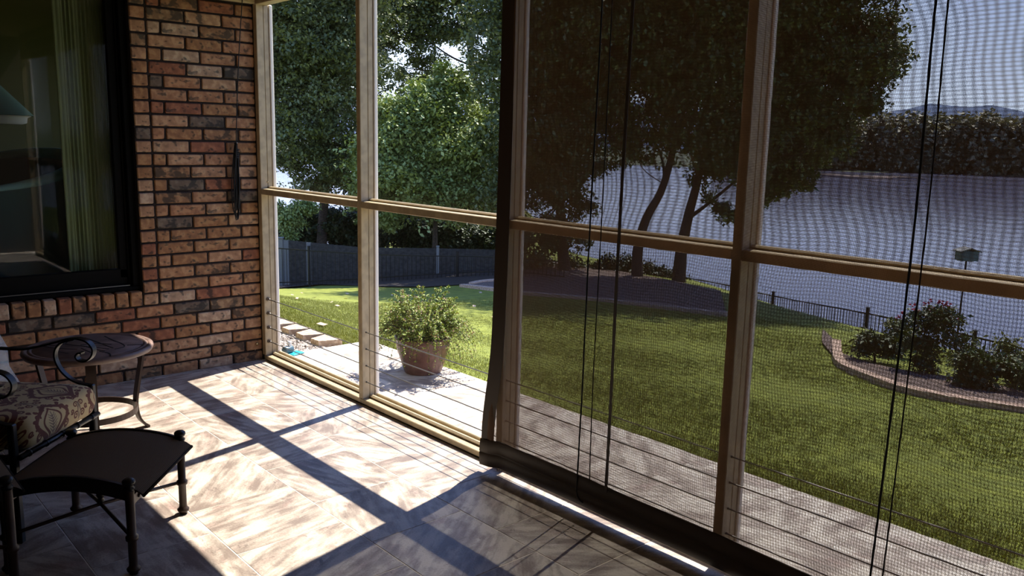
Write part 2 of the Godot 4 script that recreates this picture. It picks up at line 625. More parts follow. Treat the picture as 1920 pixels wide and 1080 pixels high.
# ------------------------------------------------------------------ the porch
func build_shell():
	var st = mb()
	bx(st, Vector3(-2.3, 2.62, 3.05), Vector3(4.9, 0.1, 6.7), 0.002)
	structure(obj("ceiling", st, M.ceiling), "tan painted porch ceiling over the brick wall", "ceiling")
	st = mb()
	bx(st, Vector3(-4.65, 1.28, 3.1), Vector3(0.1, 2.6, 6.4), 0.002)
	structure(obj("wall_left", st, M.plaster), "plain tan house wall on the closed side of the porch")
	st = mb()
	bx(st, Vector3(-2.3, 1.28, 6.3), Vector3(4.8, 2.6, 0.1), 0.002)
	structure(obj("wall_rear", st, M.plaster), "plain tan end wall behind the porch furniture")
	st = mb()
	bx(st, Vector3(-1.96, 2.43, 0.012), Vector3(3.92, 0.29, 0.05), 0.004)
	structure(obj("trim_1", st, M.paint), "tan board along the top of the brick wall", "trim")

var brick_kinds := {}

func brick_mesh(size: Vector3, k: int) -> ArrayMesh:
	var key = [snappedf(size.x, 0.001), snappedf(size.y, 0.001), k]
	if not brick_kinds.has(key):
		var st = mb()
		bx(st, Vector3.ZERO, size, 0.005, Basis.IDENTITY, 0.0016, Vector2(rng.randf(), rng.randf()), 1.6)
		st.generate_normals()
		brick_kinds[key] = st.commit()
	return brick_kinds[key]

func lay(wall: Node3D, x0: float, x1: float, y0: float, y1: float, zf := 0.0, deep := 0.09):
	var size = Vector3(x1 - x0, y1 - y0, deep)
	var o = put("brick", brick_mesh(size, rng.randi() % 6), M.bricks[rng.randi() % M.bricks.size()], wall)
	o.position = Vector3((x0 + x1) / 2, (y0 + y1) / 2, zf - deep / 2 + rng.randf_range(-0.003, 0.002))
	o.rotation.z = rng.randf_range(-0.004, 0.004)

func build_brick_wall():
	var w = base("wall_back")
	structure(w, "red and tan tumbled brick wall with dark recessed mortar")
	var st = mb()
	# mortar bed, recessed behind the faces, with the opening of the sliding door left out
	for q in [[Vector3(-0.374, 1.2, -0.055), Vector3(0.744, 2.5, 0.09)], [Vector3(-1.92, 0.25, -0.055), Vector3(2.35, 0.53, 0.09)], [Vector3(-3.85, 1.2, -0.055), Vector3(1.5, 2.5, 0.09)]]:
		st = mb()
		bx(st, q[0], q[1], 0.001)
		obj("mortar", st, M.mortar, w)
	var g = 0.0125
	for c in range(-1, 29):
		var y0 = BED + c * COURSE + g / 2
		var y1 = y0 + COURSE - g
		if c == -1: y0 = -0.002
		var joints = [0.0]
		var x = -0.118 if c % 2 == 0 else -0.203
		var left = -0.653 if c >= 5 else -2.6
		while x > left + 0.03:
			joints.append(x)
			x -= 0.226
		joints.append(left)
		for i in joints.size() - 1:
			lay(w, joints[i + 1] + g / 2, joints[i] - (g / 2 if i else 0.001), y0, y1)
		if c >= 5:
			lay(w, -0.744, -0.653 - g / 2, y0, y1, 0.002, 0.11)
	st = mb()
	bx(st, Vector3(0.056, 1.2, -0.052), Vector3(0.108, 2.5, 0.1), 0.002)
	obj("return", st, M.mortar, w)
	# rowlock sill under the door frame
	var xs = -0.757
	while xs > -2.3:
		lay(w, xs - 0.0655, xs, BED + 5 * COURSE + g / 2, 0.541, 0.008, 0.12)
		xs -= 0.078

func build_door():
	var d = base("door_1")
	structure(d, "black framed glass patio door set in the brick wall", "door")
	var st = mb()
	bx(st, Vector3(-0.766, 1.42, -0.105), Vector3(0.044, 1.76, 0.11), 0.004)
	obj("jamb", st, M.black_frame, d)
	st = mb()
	bx(st, Vector3(-1.9, 0.556, -0.10), Vector3(2.3, 0.026, 0.12), 0.004)
	obj("threshold", st, M.black_frame, d)
	st = mb()
	bx(st, Vector3(-1.9, 2.33, -0.105), Vector3(2.3, 0.1, 0.11), 0.004)
	obj("head", st, M.black_frame, d)
	st = mb()
	bx(st, Vector3(-0.817, 1.42, -0.115), Vector3(0.056, 1.72, 0.04), 0.004)
	obj("stile", st, M.black_frame, d)
	st = mb()
	bx(st, Vector3(-1.9, 0.62, -0.115), Vector3(2.2, 0.104, 0.04), 0.004)
	obj("bottom_rail", st, M.black_frame, d)
	st = mb()
	bx(st, Vector3(-0.797, 1.42, -0.092), Vector3(0.012, 1.7, 0.02), 0.002)
	obj("bead", st, M.black_frame, d)
	st = mb()
	bx(st, Vector3(-1.9, 0.5725, -0.07), Vector3(2.2, 0.005, 0.012), 0.001)
	obj("track", st, M.steel, d)
	st = mb()
	quad(st, Vector3(-2.95, 0.67, -0.112), Vector3(-0.84, 0.67, -0.112), Vector3(-0.84, 2.3, -0.112), Vector3(-2.95, 2.3, -0.112))
	obj("pane", st, M.glass, d)

func build_back_room():
	# the dim room seen through the door
	var st = mb()
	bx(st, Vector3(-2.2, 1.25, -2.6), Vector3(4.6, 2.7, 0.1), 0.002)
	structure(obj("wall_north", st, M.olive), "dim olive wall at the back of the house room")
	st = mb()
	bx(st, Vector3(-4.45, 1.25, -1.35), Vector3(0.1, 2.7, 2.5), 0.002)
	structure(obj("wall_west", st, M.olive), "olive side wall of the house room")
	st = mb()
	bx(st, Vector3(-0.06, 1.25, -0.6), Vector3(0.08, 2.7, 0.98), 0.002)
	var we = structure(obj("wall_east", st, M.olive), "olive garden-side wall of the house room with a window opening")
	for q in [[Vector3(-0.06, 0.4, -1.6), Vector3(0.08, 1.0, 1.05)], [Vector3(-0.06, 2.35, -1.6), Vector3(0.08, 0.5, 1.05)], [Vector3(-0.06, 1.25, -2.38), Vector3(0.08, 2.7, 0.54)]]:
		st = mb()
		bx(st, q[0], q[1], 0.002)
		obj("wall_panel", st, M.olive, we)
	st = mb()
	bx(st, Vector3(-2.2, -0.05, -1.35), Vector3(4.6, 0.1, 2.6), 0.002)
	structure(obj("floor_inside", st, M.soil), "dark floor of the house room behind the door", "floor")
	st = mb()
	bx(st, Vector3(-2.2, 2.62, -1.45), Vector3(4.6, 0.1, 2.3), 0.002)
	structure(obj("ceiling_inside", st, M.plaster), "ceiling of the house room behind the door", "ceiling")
	# pleated curtain hanging just inside the glass
	st = mb(true)
	var n = 160
	var p = []
	for i in n + 1:
		var f = float(i) / n
		var x = lerpf(-1.085, -0.822, f)
		p.append(Vector2(x, -0.235 + 0.007 * sin(f * TAU * 13.0) * (1.0 if f > 0.16 else 0.2) + 0.004 * sin(f * 61.0)))
	for i in n:
		quad(st, Vector3(p[i].x, 0.03, p[i].y), Vector3(p[i + 1].x, 0.03, p[i + 1].y), Vector3(p[i + 1].x, 2.45, p[i + 1].y), Vector3(p[i].x, 2.45, p[i].y))
	tag(obj("curtain", st, M.curtain), "pale green pleated curtain hanging inside the glass door", "curtain")
	# lamp
	var l = base("table_lamp", Vector3(-1.42, 0.0, -1.5))
	tag(l, "lamp with a wide pale green cone shade behind the glass door", "lamp")
	st = mb(true)
	lathe(st, [Vector2(0.475, 1.575), Vector2(0.02, 2.06)], 32)
	obj("lamp_shade", st, M.lampshade, l)
	st = mb(true)
	lathe(st, [Vector2(0.40, 1.515), Vector2(0.43, 1.525), Vector2(0.435, 1.56), Vector2(0.46, 1.572)], 32)
	obj("trim_ring", st, M.white, l)
	st = mb(true)
	lathe(st, [Vector2(0.0, 0.72), Vector2(0.13, 0.72), Vector2(0.13, 0.75), Vector2(0.03, 0.8), Vector2(0.06, 1.0), Vector2(0.025, 1.2), Vector2(0.012, 1.55), Vector2(0.0, 1.56)], 20)
	obj("base", st, M.bronze, l)
	st = mb()
	var tb = base("lamp_table", Vector3(-1.42, 0, -1.5))
	tag(tb, "dark side table standing under the green lamp", "table")
	bx(st, Vector3(0, 0.70, 0), Vector3(0.4, 0.03, 0.4), 0.005)
	obj("top", st, M.bronze, tb)
	for s in [[-1, -1], [1, -1], [1, 1], [-1, 1]]:
		st = mb()
		bx(st, Vector3(s[0] * 0.17, 0.342, s[1] * 0.17), Vector3(0.035, 0.684, 0.035), 0.003)
		obj("leg", st, M.bronze, tb)
	# tub armchair: a curved back with a pale rolled rim
	var ch = base("armchair", Vector3(-1.28, 0, -0.84))
	tag(ch, "dark teal tub armchair with a pale curved rim inside the room", "armchair")
	st = mb(true)
	var rim = []
	for i in 33:
		var a = TAU * i / 32.0
		rim.append(Vector3(cos(a) * 0.42, 1.225 + 0.105 * cos(a - 0.75), -sin(a) * 0.38))
	for i in 32:
		var a = rim[i]
		var b = rim[i + 1]
		quad(st, Vector3(a.x * 0.9, 0.12, a.z * 0.9), Vector3(b.x * 0.9, 0.12, b.z * 0.9), b * Vector3(1.04, 1, 1.04), a * Vector3(1.04, 1, 1.04))
		quad(st, Vector3(b.x * 0.86, 0.4, b.z * 0.86), Vector3(a.x * 0.86, 0.4, a.z * 0.86), a * Vector3(0.94, 1, 0.94), b * Vector3(0.94, 1, 0.94))
	obj("back", st, M.teal_cloth, ch)
	st = mb(true)
	tube(st, rim, range(33).map(func(i): return 0.026 + 0.016 * cos(TAU * i / 32.0 - 0.1)), 10, false)
	obj("rim", st, M.teal_rim, ch)
	st = mb(true)
	lathe(st, [Vector2(0.0, 0.42), Vector2(0.33, 0.42), Vector2(0.37, 0.38), Vector2(0.37, 0.12), Vector2(0.0, 0.12)], 24)
	obj("seat", st, M.teal_cloth, ch)
	for s in [[-1, -1], [1, -1], [1, 1], [-1, 1]]:
		st = mb()
		bx(st, Vector3(s[0] * 0.22, 0.06, s[1] * 0.22), Vector3(0.04, 0.12, 0.04), 0.004)
		obj("leg", st, M.bronze, ch)

var tile_meshes := []

func tile_mesh(w: float, l: float, k: int) -> ArrayMesh:
	var r = RandomNumberGenerator.new()
	r.seed = 500 + k
	var st = mb()
	var uv0 = Vector2(r.randf(), r.randf())
	bx(st, Vector3.ZERO, Vector3(w, 0.012, l), 0.0012, Basis.IDENTITY, 0.0, uv0, 1.0, r.randf_range(-0.8, 0.8) + (PI / 2 if r.randf() < 0.6 else 0.0))
	st.generate_normals()
	return st.commit()

func tile_field(parent: Node3D, cells: Array, top: float, m_: Material):
	# cells: [x0, x1, z0, z1]; whole tiles share sixteen meshes, cut ones have their own
	var g = 0.0035
	if tile_meshes.is_empty():
		for k in 16: tile_meshes.append(tile_mesh(0.424 - g, 0.4385 - g, k))
	for c in cells:
		var w = c[1] - c[0]
		var l = c[3] - c[2]
		var m = tile_meshes[rng.randi() % 16] if absf(w - 0.424) < 0.002 and absf(l - 0.4385) < 0.002 else tile_mesh(w - g, l - g, rng.randi() % 100)
		var o = put("tile", m, m_, parent)
		o.position = Vector3((c[0] + c[1]) / 2, top - 0.006 + rng.randf_range(-0.0004, 0.0004), (c[2] + c[3]) / 2)
		if rng.randf() < 0.5: o.rotation.y = PI

func cells_of(x_edges: Array, z_from: float, z_to: float, first: int) -> Array:
	var out = []
	for i in x_edges.size() - 1:
		var off = 0.2625 if (i + first) % 2 == 0 else 0.0445
		var z = off - 0.4385 * 4
		while z < z_to:
			var a = maxf(z, z_from)
			var b = minf(z + 0.4385, z_to)
			if b - a > 0.03: out.append([minf(x_edges[i], x_edges[i + 1]), maxf(x_edges[i], x_edges[i + 1]), a, b])
			z += 0.4385
	return out

func build_floor():
	var f = base("floor")
	structure(f, "porch floor of veined tan stone tiles in running bond", "floor")
	var st = mb()
	bx(st, Vector3(-2.3, -0.0514, 3.1), Vector3(4.7, 0.1, 6.4), 0.001)
	obj("grout", st, M.grout, f)
	var xs = [0.0, -0.412]
	while xs[-1] > -4.5: xs.append(xs[-1] - 0.424)
	tile_field(f, cells_of(xs, 0.0, 6.2, 0), 0.0, M.stone)
	var p = base("floor_patio")
	structure(p, "sunlit stone patio strip outside the screens", "patio")
	st = mb()
	bx(st, Vector3(0.46, -0.0814, 2.9), Vector3(0.92, 0.1, 6.1), 0.004)
	obj("slab", st, M.grout, p)
	tile_field(p, cells_of([0.11, 0.518, 0.925], -0.13, 5.95, 1), -0.03, M.patio)

func build_screen_wall():
	var w = base("wall_right")
	structure(w, "tan painted timber frame of the screened porch wall")
	# posts: inner board, outer board, and the stop that holds the screen
	for k in POSTS.size():
		var z0 = POSTS[k]
		var z1 = z0 + (0.046 if k == 0 else PW)
		var zm = (z0 + z1) / 2
		var st = mb()
		bx(st, Vector3(0.024, 1.16, zm), Vector3(0.048, 2.25, z1 - z0), 0.003)
		var post = obj("post", st, M.paint, w)
		st = mb()
		bx(st, Vector3(0.0655, 1.16, zm), Vector3(0.031, 2.25, z1 - z0 - 0.002), 0.002)
		obj("outer_board", st, M.paint, post)
		st = mb()
		bx(st, Vector3(0.0955, 1.16, zm), Vector3(0.022, 2.25, z1 - z0 + 0.014), 0.004)
		obj("screen_stop", st, M.white_paint, post)
	for k in POSTS.size() - 1:
		var z0 = POSTS[k] + (0.046 if k == 0 else PW)
		var z1 = POSTS[k + 1]
		var zm = (z0 + z1) / 2
		var l = z1 - z0
		# middle rail
		var st = mb()
		bx(st, Vector3(0.024, 1.123, zm), Vector3(0.048, 0.038, l), 0.003)
		var r = obj("rail", st, M.paint, w)
		st = mb()
		bx(st, Vector3(0.0655, 1.123, zm), Vector3(0.031, 0.036, l), 0.002)
		obj("outer_board", st, M.paint, r)
		st = mb()
		bx(st, Vector3(0.058, 1.149, zm), Vector3(0.024, 0.014, l), 0.006)
		obj("bead", st, M.paint, r)
		st = mb()
		bx(st, Vector3(0.095, 1.123, zm), Vector3(0.022, 0.046, l), 0.004)
		obj("screen_stop", st, M.paint, r)
		# sill
		st = mb()
		bx(st, Vector3(0.046, 0.0215, zm), Vector3(0.092, 0.027, l + PW), 0.003)
		var s = obj("sill", st, M.paint, w)
		st = mb()
		bx(st, Vector3(0.056, 0.044, zm), Vector3(0.026, 0.02, l), 0.008)
		obj("bead", st, M.paint, s)
		st = mb()
		bx(st, Vector3(0.097, 0.03, zm), Vector3(0.018, 0.05, l), 0.004)
		obj("screen_stop", st, M.paint, s)
		st = mb()
		bx(st, Vector3(0.05, 0.004, zm), Vector3(0.08, 0.01, l + PW), 0.001)
		obj("sealant", st, M.dark_gap, s)
		# header
		st = mb()
		bx(st, Vector3(0.036, 2.39, zm), Vector3(0.072, 0.22, l + PW), 0.003)
		var hd = obj("header", st, M.paint, w)
		st = mb()
		bx(st, Vector3(0.087, 2.41, zm), Vector3(0.028, 0.2, l + PW), 0.003)
		obj("outer_board", st, M.paint, hd)
		st = mb()
		bx(st, Vector3(0.055, 2.535, zm), Vector3(0.11, 0.07, l + PW), 0.003)
		obj("plate", st, M.paint, hd)
		# the insect screens of this bay
		var win = base("window_%d" % (k + 1))
		structure(win, "insect screen bay %d from the brick wall, two screens with a rail between" % (k + 1), "screen")
		for q in [[0.052, 1.102, 0.00182, 0.00186], [1.144, 2.30, 0.002063, 0.00186]]:
			st = mb()
			var c = Vector2(q[2], q[3]) * 8.0
			var a = Vector3(0.107, q[0], z0 - 0.002)
			var b = Vector3(0.107, q[1], z1 + 0.002)
			var uv = func(v): return Vector2(v.z, v.y) / c
			var v1 = Vector3(a.x, a.y, b.z)
			var v3 = Vector3(a.x, b.y, a.z)
			tri_uv(st, a, v1, b, uv.call(a), uv.call(v1), uv.call(b))
			tri_uv(st, a, b, v3, uv.call(a), uv.call(b), uv.call(v3))
			obj("insect_screen", st, M.screen, win)
	# steel wires with turnbuckles at the corner post
	var names = ["topmost", "second highest", "third highest", "lowest"]
	var hs = [0.415, 0.320, 0.224, 0.130]
	for i in 4:
		var c = base("steel_wire", Vector3(0.026, hs[i], 0))
		tag(c, "%s of the four thin steel safety wires along the screens" % names[i], "wire", "safety wires")
		var st = mb(true)
		tube(st, [Vector3(0, 0, 0.16), Vector3(0, 0.0, 3.0), Vector3(0, 0, 5.95)], 0.0027, 6)
		obj("wire", st, M.wire, c)
		st = mb(true)
		lathe(st, [Vector2(0, 0), Vector2(0.014, 0), Vector2(0.013, 0.004), Vector2(0.006, 0.012), Vector2(0.005, 0.03), Vector2(0, 0.031)], 12, Vector3(0, 0, 0.046), Basis(Vector3.RIGHT, PI / 2))
		obj("rosette", st, M.steel, c)
		st = mb(true)
		lathe(st, [Vector2(0, 0), Vector2(0.0045, 0.002), Vector2(0.0045, 0.07), Vector2(0.0055, 0.072), Vector2(0.0055, 0.09), Vector2(0.003, 0.095), Vector2(0.003, 0.13), Vector2(0, 0.131)], 10, Vector3(0, 0, 0.07), Basis(Vector3.RIGHT, PI / 2))
		obj("turnbuckle", st, M.steel, c)
		for k in range(1, 6):
			for z in [POSTS[k] - 0.003, POSTS[k] + PW]:
				st = mb(true)
				tube(st, [Vector3(0, 0, z), Vector3(0, 0, z + 0.003)], 0.0045, 8)
				obj("sleeve", st, M.inlay, c)

# ------------------------------------------------------------------ the garden
func ground_y(x: float, z: float) -> float:
	var q = maxf(x - 0.925, 0.0)
	var y = -0.07 - 0.31817 * q + 0.035222 * q * q + 0.021201 * q * z - 0.0018235 * q * q * q - 0.0021503 * q * q * z - 0.00039981 * q * z * z
	var d = Vector2(x - CAM.x, z - CAM.z).length()
	y -= 0.05 * pow(maxf(d - 24.0, 0.0), 1.4)
	return maxf(y, -6.0)

func on_ground(u: float, v: float) -> Vector3:          # where the line of sight through a point of the frame meets the lawn
	var d = (at(u, v, 1.0) - CAM)
	var t = 3.0
	while t < 40.0:
		var p = CAM + d * t
		if p.x > 0.925 and p.y < ground_y(p.x, p.z): return p
		t += 0.02
	return CAM + d * 22.0

func build_ground():
	var st = mb(true)
	var xs = []
	var x = 0.926
	while x < 34.0:
		xs.append(x)
		x += 0.35 if x < 14 else 0.8
	var zs = []
	var z = -34.0
	while z < 16.0:
		zs.append(z)
		z += 0.5
	for i in xs.size() - 1:
		for j in zs.size() - 1:
			var p = func(a, b): return Vector3(xs[a], ground_y(xs[a], zs[b]) + 0.012 * sin(xs[a] * 1.7) * sin(zs[b] * 1.3), zs[b])
			quad(st, p.call(i, j), p.call(i, j + 1), p.call(i + 1, j + 1), p.call(i + 1, j))
	var lawn = obj("lawn", st, M.lawn)
	structure(lawn, "mown green lawn sloping from the patio down to the lake fence", "lawn")
	# strip of lawn left of the patio, beside the stone edging
	st = mb()
	bx(st, Vector3(0.80, -0.12, -5.1), Vector3(0.26, 0.1, 9.94), 0.002)
	obj("lawn_strip", st, M.lawn, lawn)
	# blades near the house
	var bs = SurfaceTool.new()
	bs.begin(Mesh.PRIMITIVE_TRIANGLES)
	for k in 6:
		var a = k * 1.05 + 0.3
		var o = Vector3(cos(a * 2.3), 0, sin(a * 2.3)) * 0.018
		var s = Vector3(cos(a), 0, sin(a)) * 0.0026
		var tip = o + Vector3(cos(a + 1.4) * 0.016, 0.022, sin(a + 1.4) * 0.016)
		bs.add_vertex(o - s); bs.add_vertex(tip); bs.add_vertex(o + s)
	bs.generate_normals()
	var mm = MultiMesh.new()
	mm.transform_format = MultiMesh.TRANSFORM_3D
	mm.use_colors = true
	mm.mesh = bs.commit()
	var n = 90000
	mm.instance_count = n
	var r = RandomNumberGenerator.new()
	r.seed = 77
	for i in n:
		var px = 0.93 + 10.0 * pow(r.randf(), 1.6)
		var pz = r.randf_range(-8.0, 4.2)
		if r.randf() < 0.06:
			px = r.randf_range(0.69, 0.93); pz = r.randf_range(-4.0, -0.14)
		var y = ground_y(px, pz) if px > 0.926 else -0.072
		var k = r.randf_range(0.7, 1.3)
		mm.set_instance_transform(i, Transform3D(Basis(Vector3.UP, r.randf() * TAU).scaled(Vector3(k, k * r.randf_range(0.7, 1.2), k)), Vector3(px, y - 0.004, pz)))
		var t = r.randf()
		mm.set_instance_color(i, Color(lerpf(0.15, 0.235, t), lerpf(0.165, 0.235, t), lerpf(0.010, 0.02, t)))
	var gi = MultiMeshInstance3D.new()
	gi.name = "grass_blades"
	gi.multimesh = mm
	gi.material_override = M.leaf
	lawn.add_child(gi, true)
	stuff(gi)
	# fallen leaves on the lawn
	var labels = ["left-hand part of the lawn", "lawn beyond the potted shrub"]
	var k2 = 0
	for q in [[548, 556], [566, 552], [590, 561], [557, 563], [622, 570], [633, 577], [651, 553], [604, 615], [648, 563], [715, 578], [752, 570], [775, 560], [901, 551], [919, 564], [889, 577], [925, 598], [735, 556], [562, 575]]:
		var p = on_ground(q[0], q[1])
		st = mb()
		var a = rng.randf() * TAU
		var s = rng.randf_range(0.035, 0.06)
		var e1 = Vector3(cos(a), 0.15, sin(a)) * s
		var e2 = Vector3(-sin(a), 0.3, cos(a)) * s * 0.6
		var c = p + Vector3(0, 0.035, 0)
		quad(st, c - e1, c - e2 * 0.9, c + e1, c + e2)
		quad(st, c + e2, c + e1, c - e2 * 0.9 + Vector3(0, -0.006, 0), c - e1)
		tag(obj("fallen_leaf", st, M.stone_edge), "pale dry fallen leaf lying on the sunlit lawn behind the screens", "leaf", "fallen leaves on the lawn")
	# gravel bed, its stone edging
	st = mb()
	bx(st, Vector3(0.29, -0.1, -3.3), Vector3(0.6, 0.1, 6.3), 0.002)
	var gb = obj("ground_gravel_bed", st, M.mulch)
	structure(gb, "gravel bed beside the house wall, edged with fan shaped stones", "gravel bed")
	var ps = SurfaceTool.new()
	ps.begin(Mesh.PRIMITIVE_TRIANGLES)
	ps.set_smooth_group(0)
	lathe(ps, [Vector2(0, -0.006), Vector2(0.009, -0.003), Vector2(0.010, 0.002), Vector2(0.006, 0.006), Vector2(0, 0.007)], 6)
	ps.generate_normals()
	mm = MultiMesh.new()
	mm.transform_format = MultiMesh.TRANSFORM_3D
	mm.use_colors = true
	mm.mesh = ps.commit()
	mm.instance_count = 5000
	for i in 5000:
		var b = Basis.from_euler(Vector3(r.randf() - 0.5, r.randf() * TAU, r.randf() - 0.5)).scaled(Vector3(r.randf_range(0.6, 1.5), r.randf_range(0.6, 1.3), r.randf_range(0.6, 1.4)))
		mm.set_instance_transform(i, Transform3D(b, Vector3(r.randf_range(0.02, 0.56), -0.046 + r.randf() * 0.008, -0.14 - 1.8 * pow(r.randf(), 1.3))))
		var t = r.randf()
		mm.set_instance_color(i, Color(lerpf(0.16, 0.55, t), lerpf(0.12, 0.48, t), lerpf(0.09, 0.42, t)))
	var pi_ = MultiMeshInstance3D.new()
	pi_.name = "gravel"
	pi_.multimesh = mm
	pi_.material_override = M.pebble
	gb.add_child(pi_, true)
	stuff(pi_)
	var ez0 = -0.16
	for i in 8:
		var s = base("edging_stone", Vector3(0.625, -0.055, ez0 - 0.115))
		var which = ["nearest the patio", "second from the patio", "third from the patio", "fourth from the patio", "fifth from the patio", "sixth from the patio", "seventh from the patio", "eighth from the patio"][i]
		tag(s, "tan wedge edging stone between gravel and lawn, %s" % which, "edging stone", "edging stones along the gravel bed")
		st = mb()
		# wedge: wide on the lawn side, narrow on the gravel side
		var c = Vector3(0, 0.0, 0)
		var top = [Vector3(-0.09, 0.06, -0.055), Vector3(-0.09, 0.06, 0.055), Vector3(0.07, 0.06, 0.110), Vector3(0.07, 0.06, -0.110)]
		var rim = top.map(func(q): return Vector3(q.x * 1.03, 0.05, q.z * 1.03))
		var bot = rim.map(func(q): return Vector3(q.x, -0.06, q.z))
		out_quad(st, top[0], top[1], top[2], top[3], c)
		for k in 4:
			out_quad(st, top[k], top[(k + 1) % 4], rim[(k + 1) % 4], rim[k], c)
			out_quad(st, rim[k], rim[(k + 1) % 4], bot[(k + 1) % 4], bot[k], c)
		obj("stone", st, M.stone_edge, s)
		s.rotation.y = rng.randf_range(-0.05, 0.05)
		ez0 -= 0.232
	st = mb()
	bx(st, Vector3(-0.06, 1.25, -6.2), Vector3(0.1, 2.7, 6.9), 0.002)
	structure(obj("wall_house", st, M.mortar), "outer house wall beyond the porch corner beside the gravel bed")

func build_lake():
	var st = mb(true)
	var n = 24
	for i in n:
		for j in n:
			var p = func(a, b): return Vector3(lerpf(10, 460, float(a) / n), -4.6, lerpf(-460, 160, float(b) / n))
			quad(st, p.call(i, j), p.call(i, j + 1), p.call(i + 1, j + 1), p.call(i + 1, j))
	structure(obj("water_lake", st, M.water), "wide pale lake behind the garden fence", "lake")
	# far shore: low land, a row of trees, hills behind
	st = mb(true)
	var a0 = []
	for k in 41:
		var u = lerpf(300, 2300, k / 40.0)
		var d = 255.0 + 12.0 * sin(k * 0.9)
		a0.append([at(u, 300, d), at(u, 300, d + 160.0)])
	for k in 40:
		var y = -4.5
		quad(st, Vector3(a0[k][0].x, y, a0[k][0].z), Vector3(a0[k + 1][0].x, y, a0[k + 1][0].z), Vector3(a0[k + 1][1].x, y + 2.0, a0[k + 1][1].z), Vector3(a0[k][1].x, y + 2.0, a0[k][1].z))
	structure(obj("land_far_shore", st, M.far_leaf), "low wooded shore across the lake", "shore")
	st = mb(true)
	for k in 30:
		var f0 = k / 30.0
		var f1 = (k + 1) / 30.0
		var e = func(f): return CAM * Vector3(1, 0, 1) + (at(lerpf(1490, 1735, f), 338, 1.0) - CAM) * Vector3(1, 0, 1) * (196.0 + 6.0 * sin(f * 9.0))
		var p0 = e.call(f0)
		var p1 = e.call(f1)
		var w0 = (p0 - CAM * Vector3(1, 0, 1)).normalized() * 13.0 * sin(f0 * PI)
		var w1 = (p1 - CAM * Vector3(1, 0, 1)).normalized() * 13.0 * sin(f1 * PI)
		var y = Vector3(0, -4.25, 0)
		quad(st, p0 + y, p1 + y, p1 + w1 + y, p0 + w0 + y)
		quad(st, p0 - Vector3(0, 4.7, 0), p1 - Vector3(0, 4.7, 0), p1 + y, p0 + y)
	structure(obj("land_mud_bank", st, M.mulch), "thin brown mud bank lying in the far water", "mud bank")
	# far trees: one wooded line in which no tree can be told from the next
	var rr = RandomNumberGenerator.new()
	rr.seed = 31
	var blobs = []
	for row in 3:
		for k in 64:
			var u = 1370.0 + k * 10.0 + rr.randf_range(-4, 4)
			var d = 262.0 + row * 14.0 + rr.randf_range(-4, 4)
			var p = at(u, 290, d)
			var top = rr.randf_range(12.0, 15.5) + row * 0.9 + (1.6 if k in [46, 47, 48] else 0.0)
			var rad = rr.randf_range(2.2, 3.6)
			blobs.append([Vector3(p.x, -4.4 + top - rad, p.z), rad])
			for q in 3: blobs.append([Vector3(p.x + rr.randf_range(-2, 2), -4.4 + top * rr.randf_range(0.1, 0.7), p.z + rr.randf_range(-2, 2)), rad * 1.1])
	var tl = base("treeline_far", at(1700, 300, 262.0))
	tag(tl, "long hazy olive wooded line on the far shore of the lake", "treeline")
	stuff(tl)
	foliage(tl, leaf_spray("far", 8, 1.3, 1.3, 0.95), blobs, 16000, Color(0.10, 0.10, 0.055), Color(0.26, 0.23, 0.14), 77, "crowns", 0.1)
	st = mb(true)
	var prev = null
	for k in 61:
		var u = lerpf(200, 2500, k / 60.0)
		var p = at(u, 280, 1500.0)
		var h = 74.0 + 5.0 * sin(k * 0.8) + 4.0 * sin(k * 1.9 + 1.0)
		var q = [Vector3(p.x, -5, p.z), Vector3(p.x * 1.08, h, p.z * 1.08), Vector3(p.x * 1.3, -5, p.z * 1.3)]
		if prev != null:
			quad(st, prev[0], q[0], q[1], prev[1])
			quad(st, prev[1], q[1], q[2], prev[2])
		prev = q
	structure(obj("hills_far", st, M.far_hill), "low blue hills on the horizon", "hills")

# ------------------------------------------------------------------ leaves
var leaf_meshes := {}

func leaf_spray(kind: String, n: int, reach: float, ll: float, lw: float) -> ArrayMesh:
	if leaf_meshes.has(kind): return leaf_meshes[kind]
	var r = RandomNumberGenerator.new()
	r.seed = hash(kind) % 10000
	var st = SurfaceTool.new()
	st.begin(Mesh.PRIMITIVE_TRIANGLES)
	for k in n:
		var c = Vector3(r.randf_range(-1, 1), r.randf_range(-0.7, 0.7), r.randf_range(-1, 1)) * reach
		var d = Vector3(r.randf_range(-1, 1), r.randf_range(-0.9, 0.35), r.randf_range(-1, 1)).normalized()
		var s = d.cross(Vector3(r.randf_range(-0.5, 0.5), 1, r.randf_range(-0.5, 0.5))).normalized()
		var up = s.cross(d)
		var l = ll * r.randf_range(0.7, 1.25)
		var w = lw * r.randf_range(0.8, 1.2) * 0.5
		var a = c
		var b = c + d * l
		var m = c + d * l * 0.45
		var q0 = m + s * w + up * w * 0.35
		var q1 = m - s * w + up * w * 0.35
		for v in [a, q0, b, a, b, q1]: st.add_vertex(v)
	st.generate_normals()
	leaf_meshes[kind] = st.commit()
	return leaf_meshes[kind]

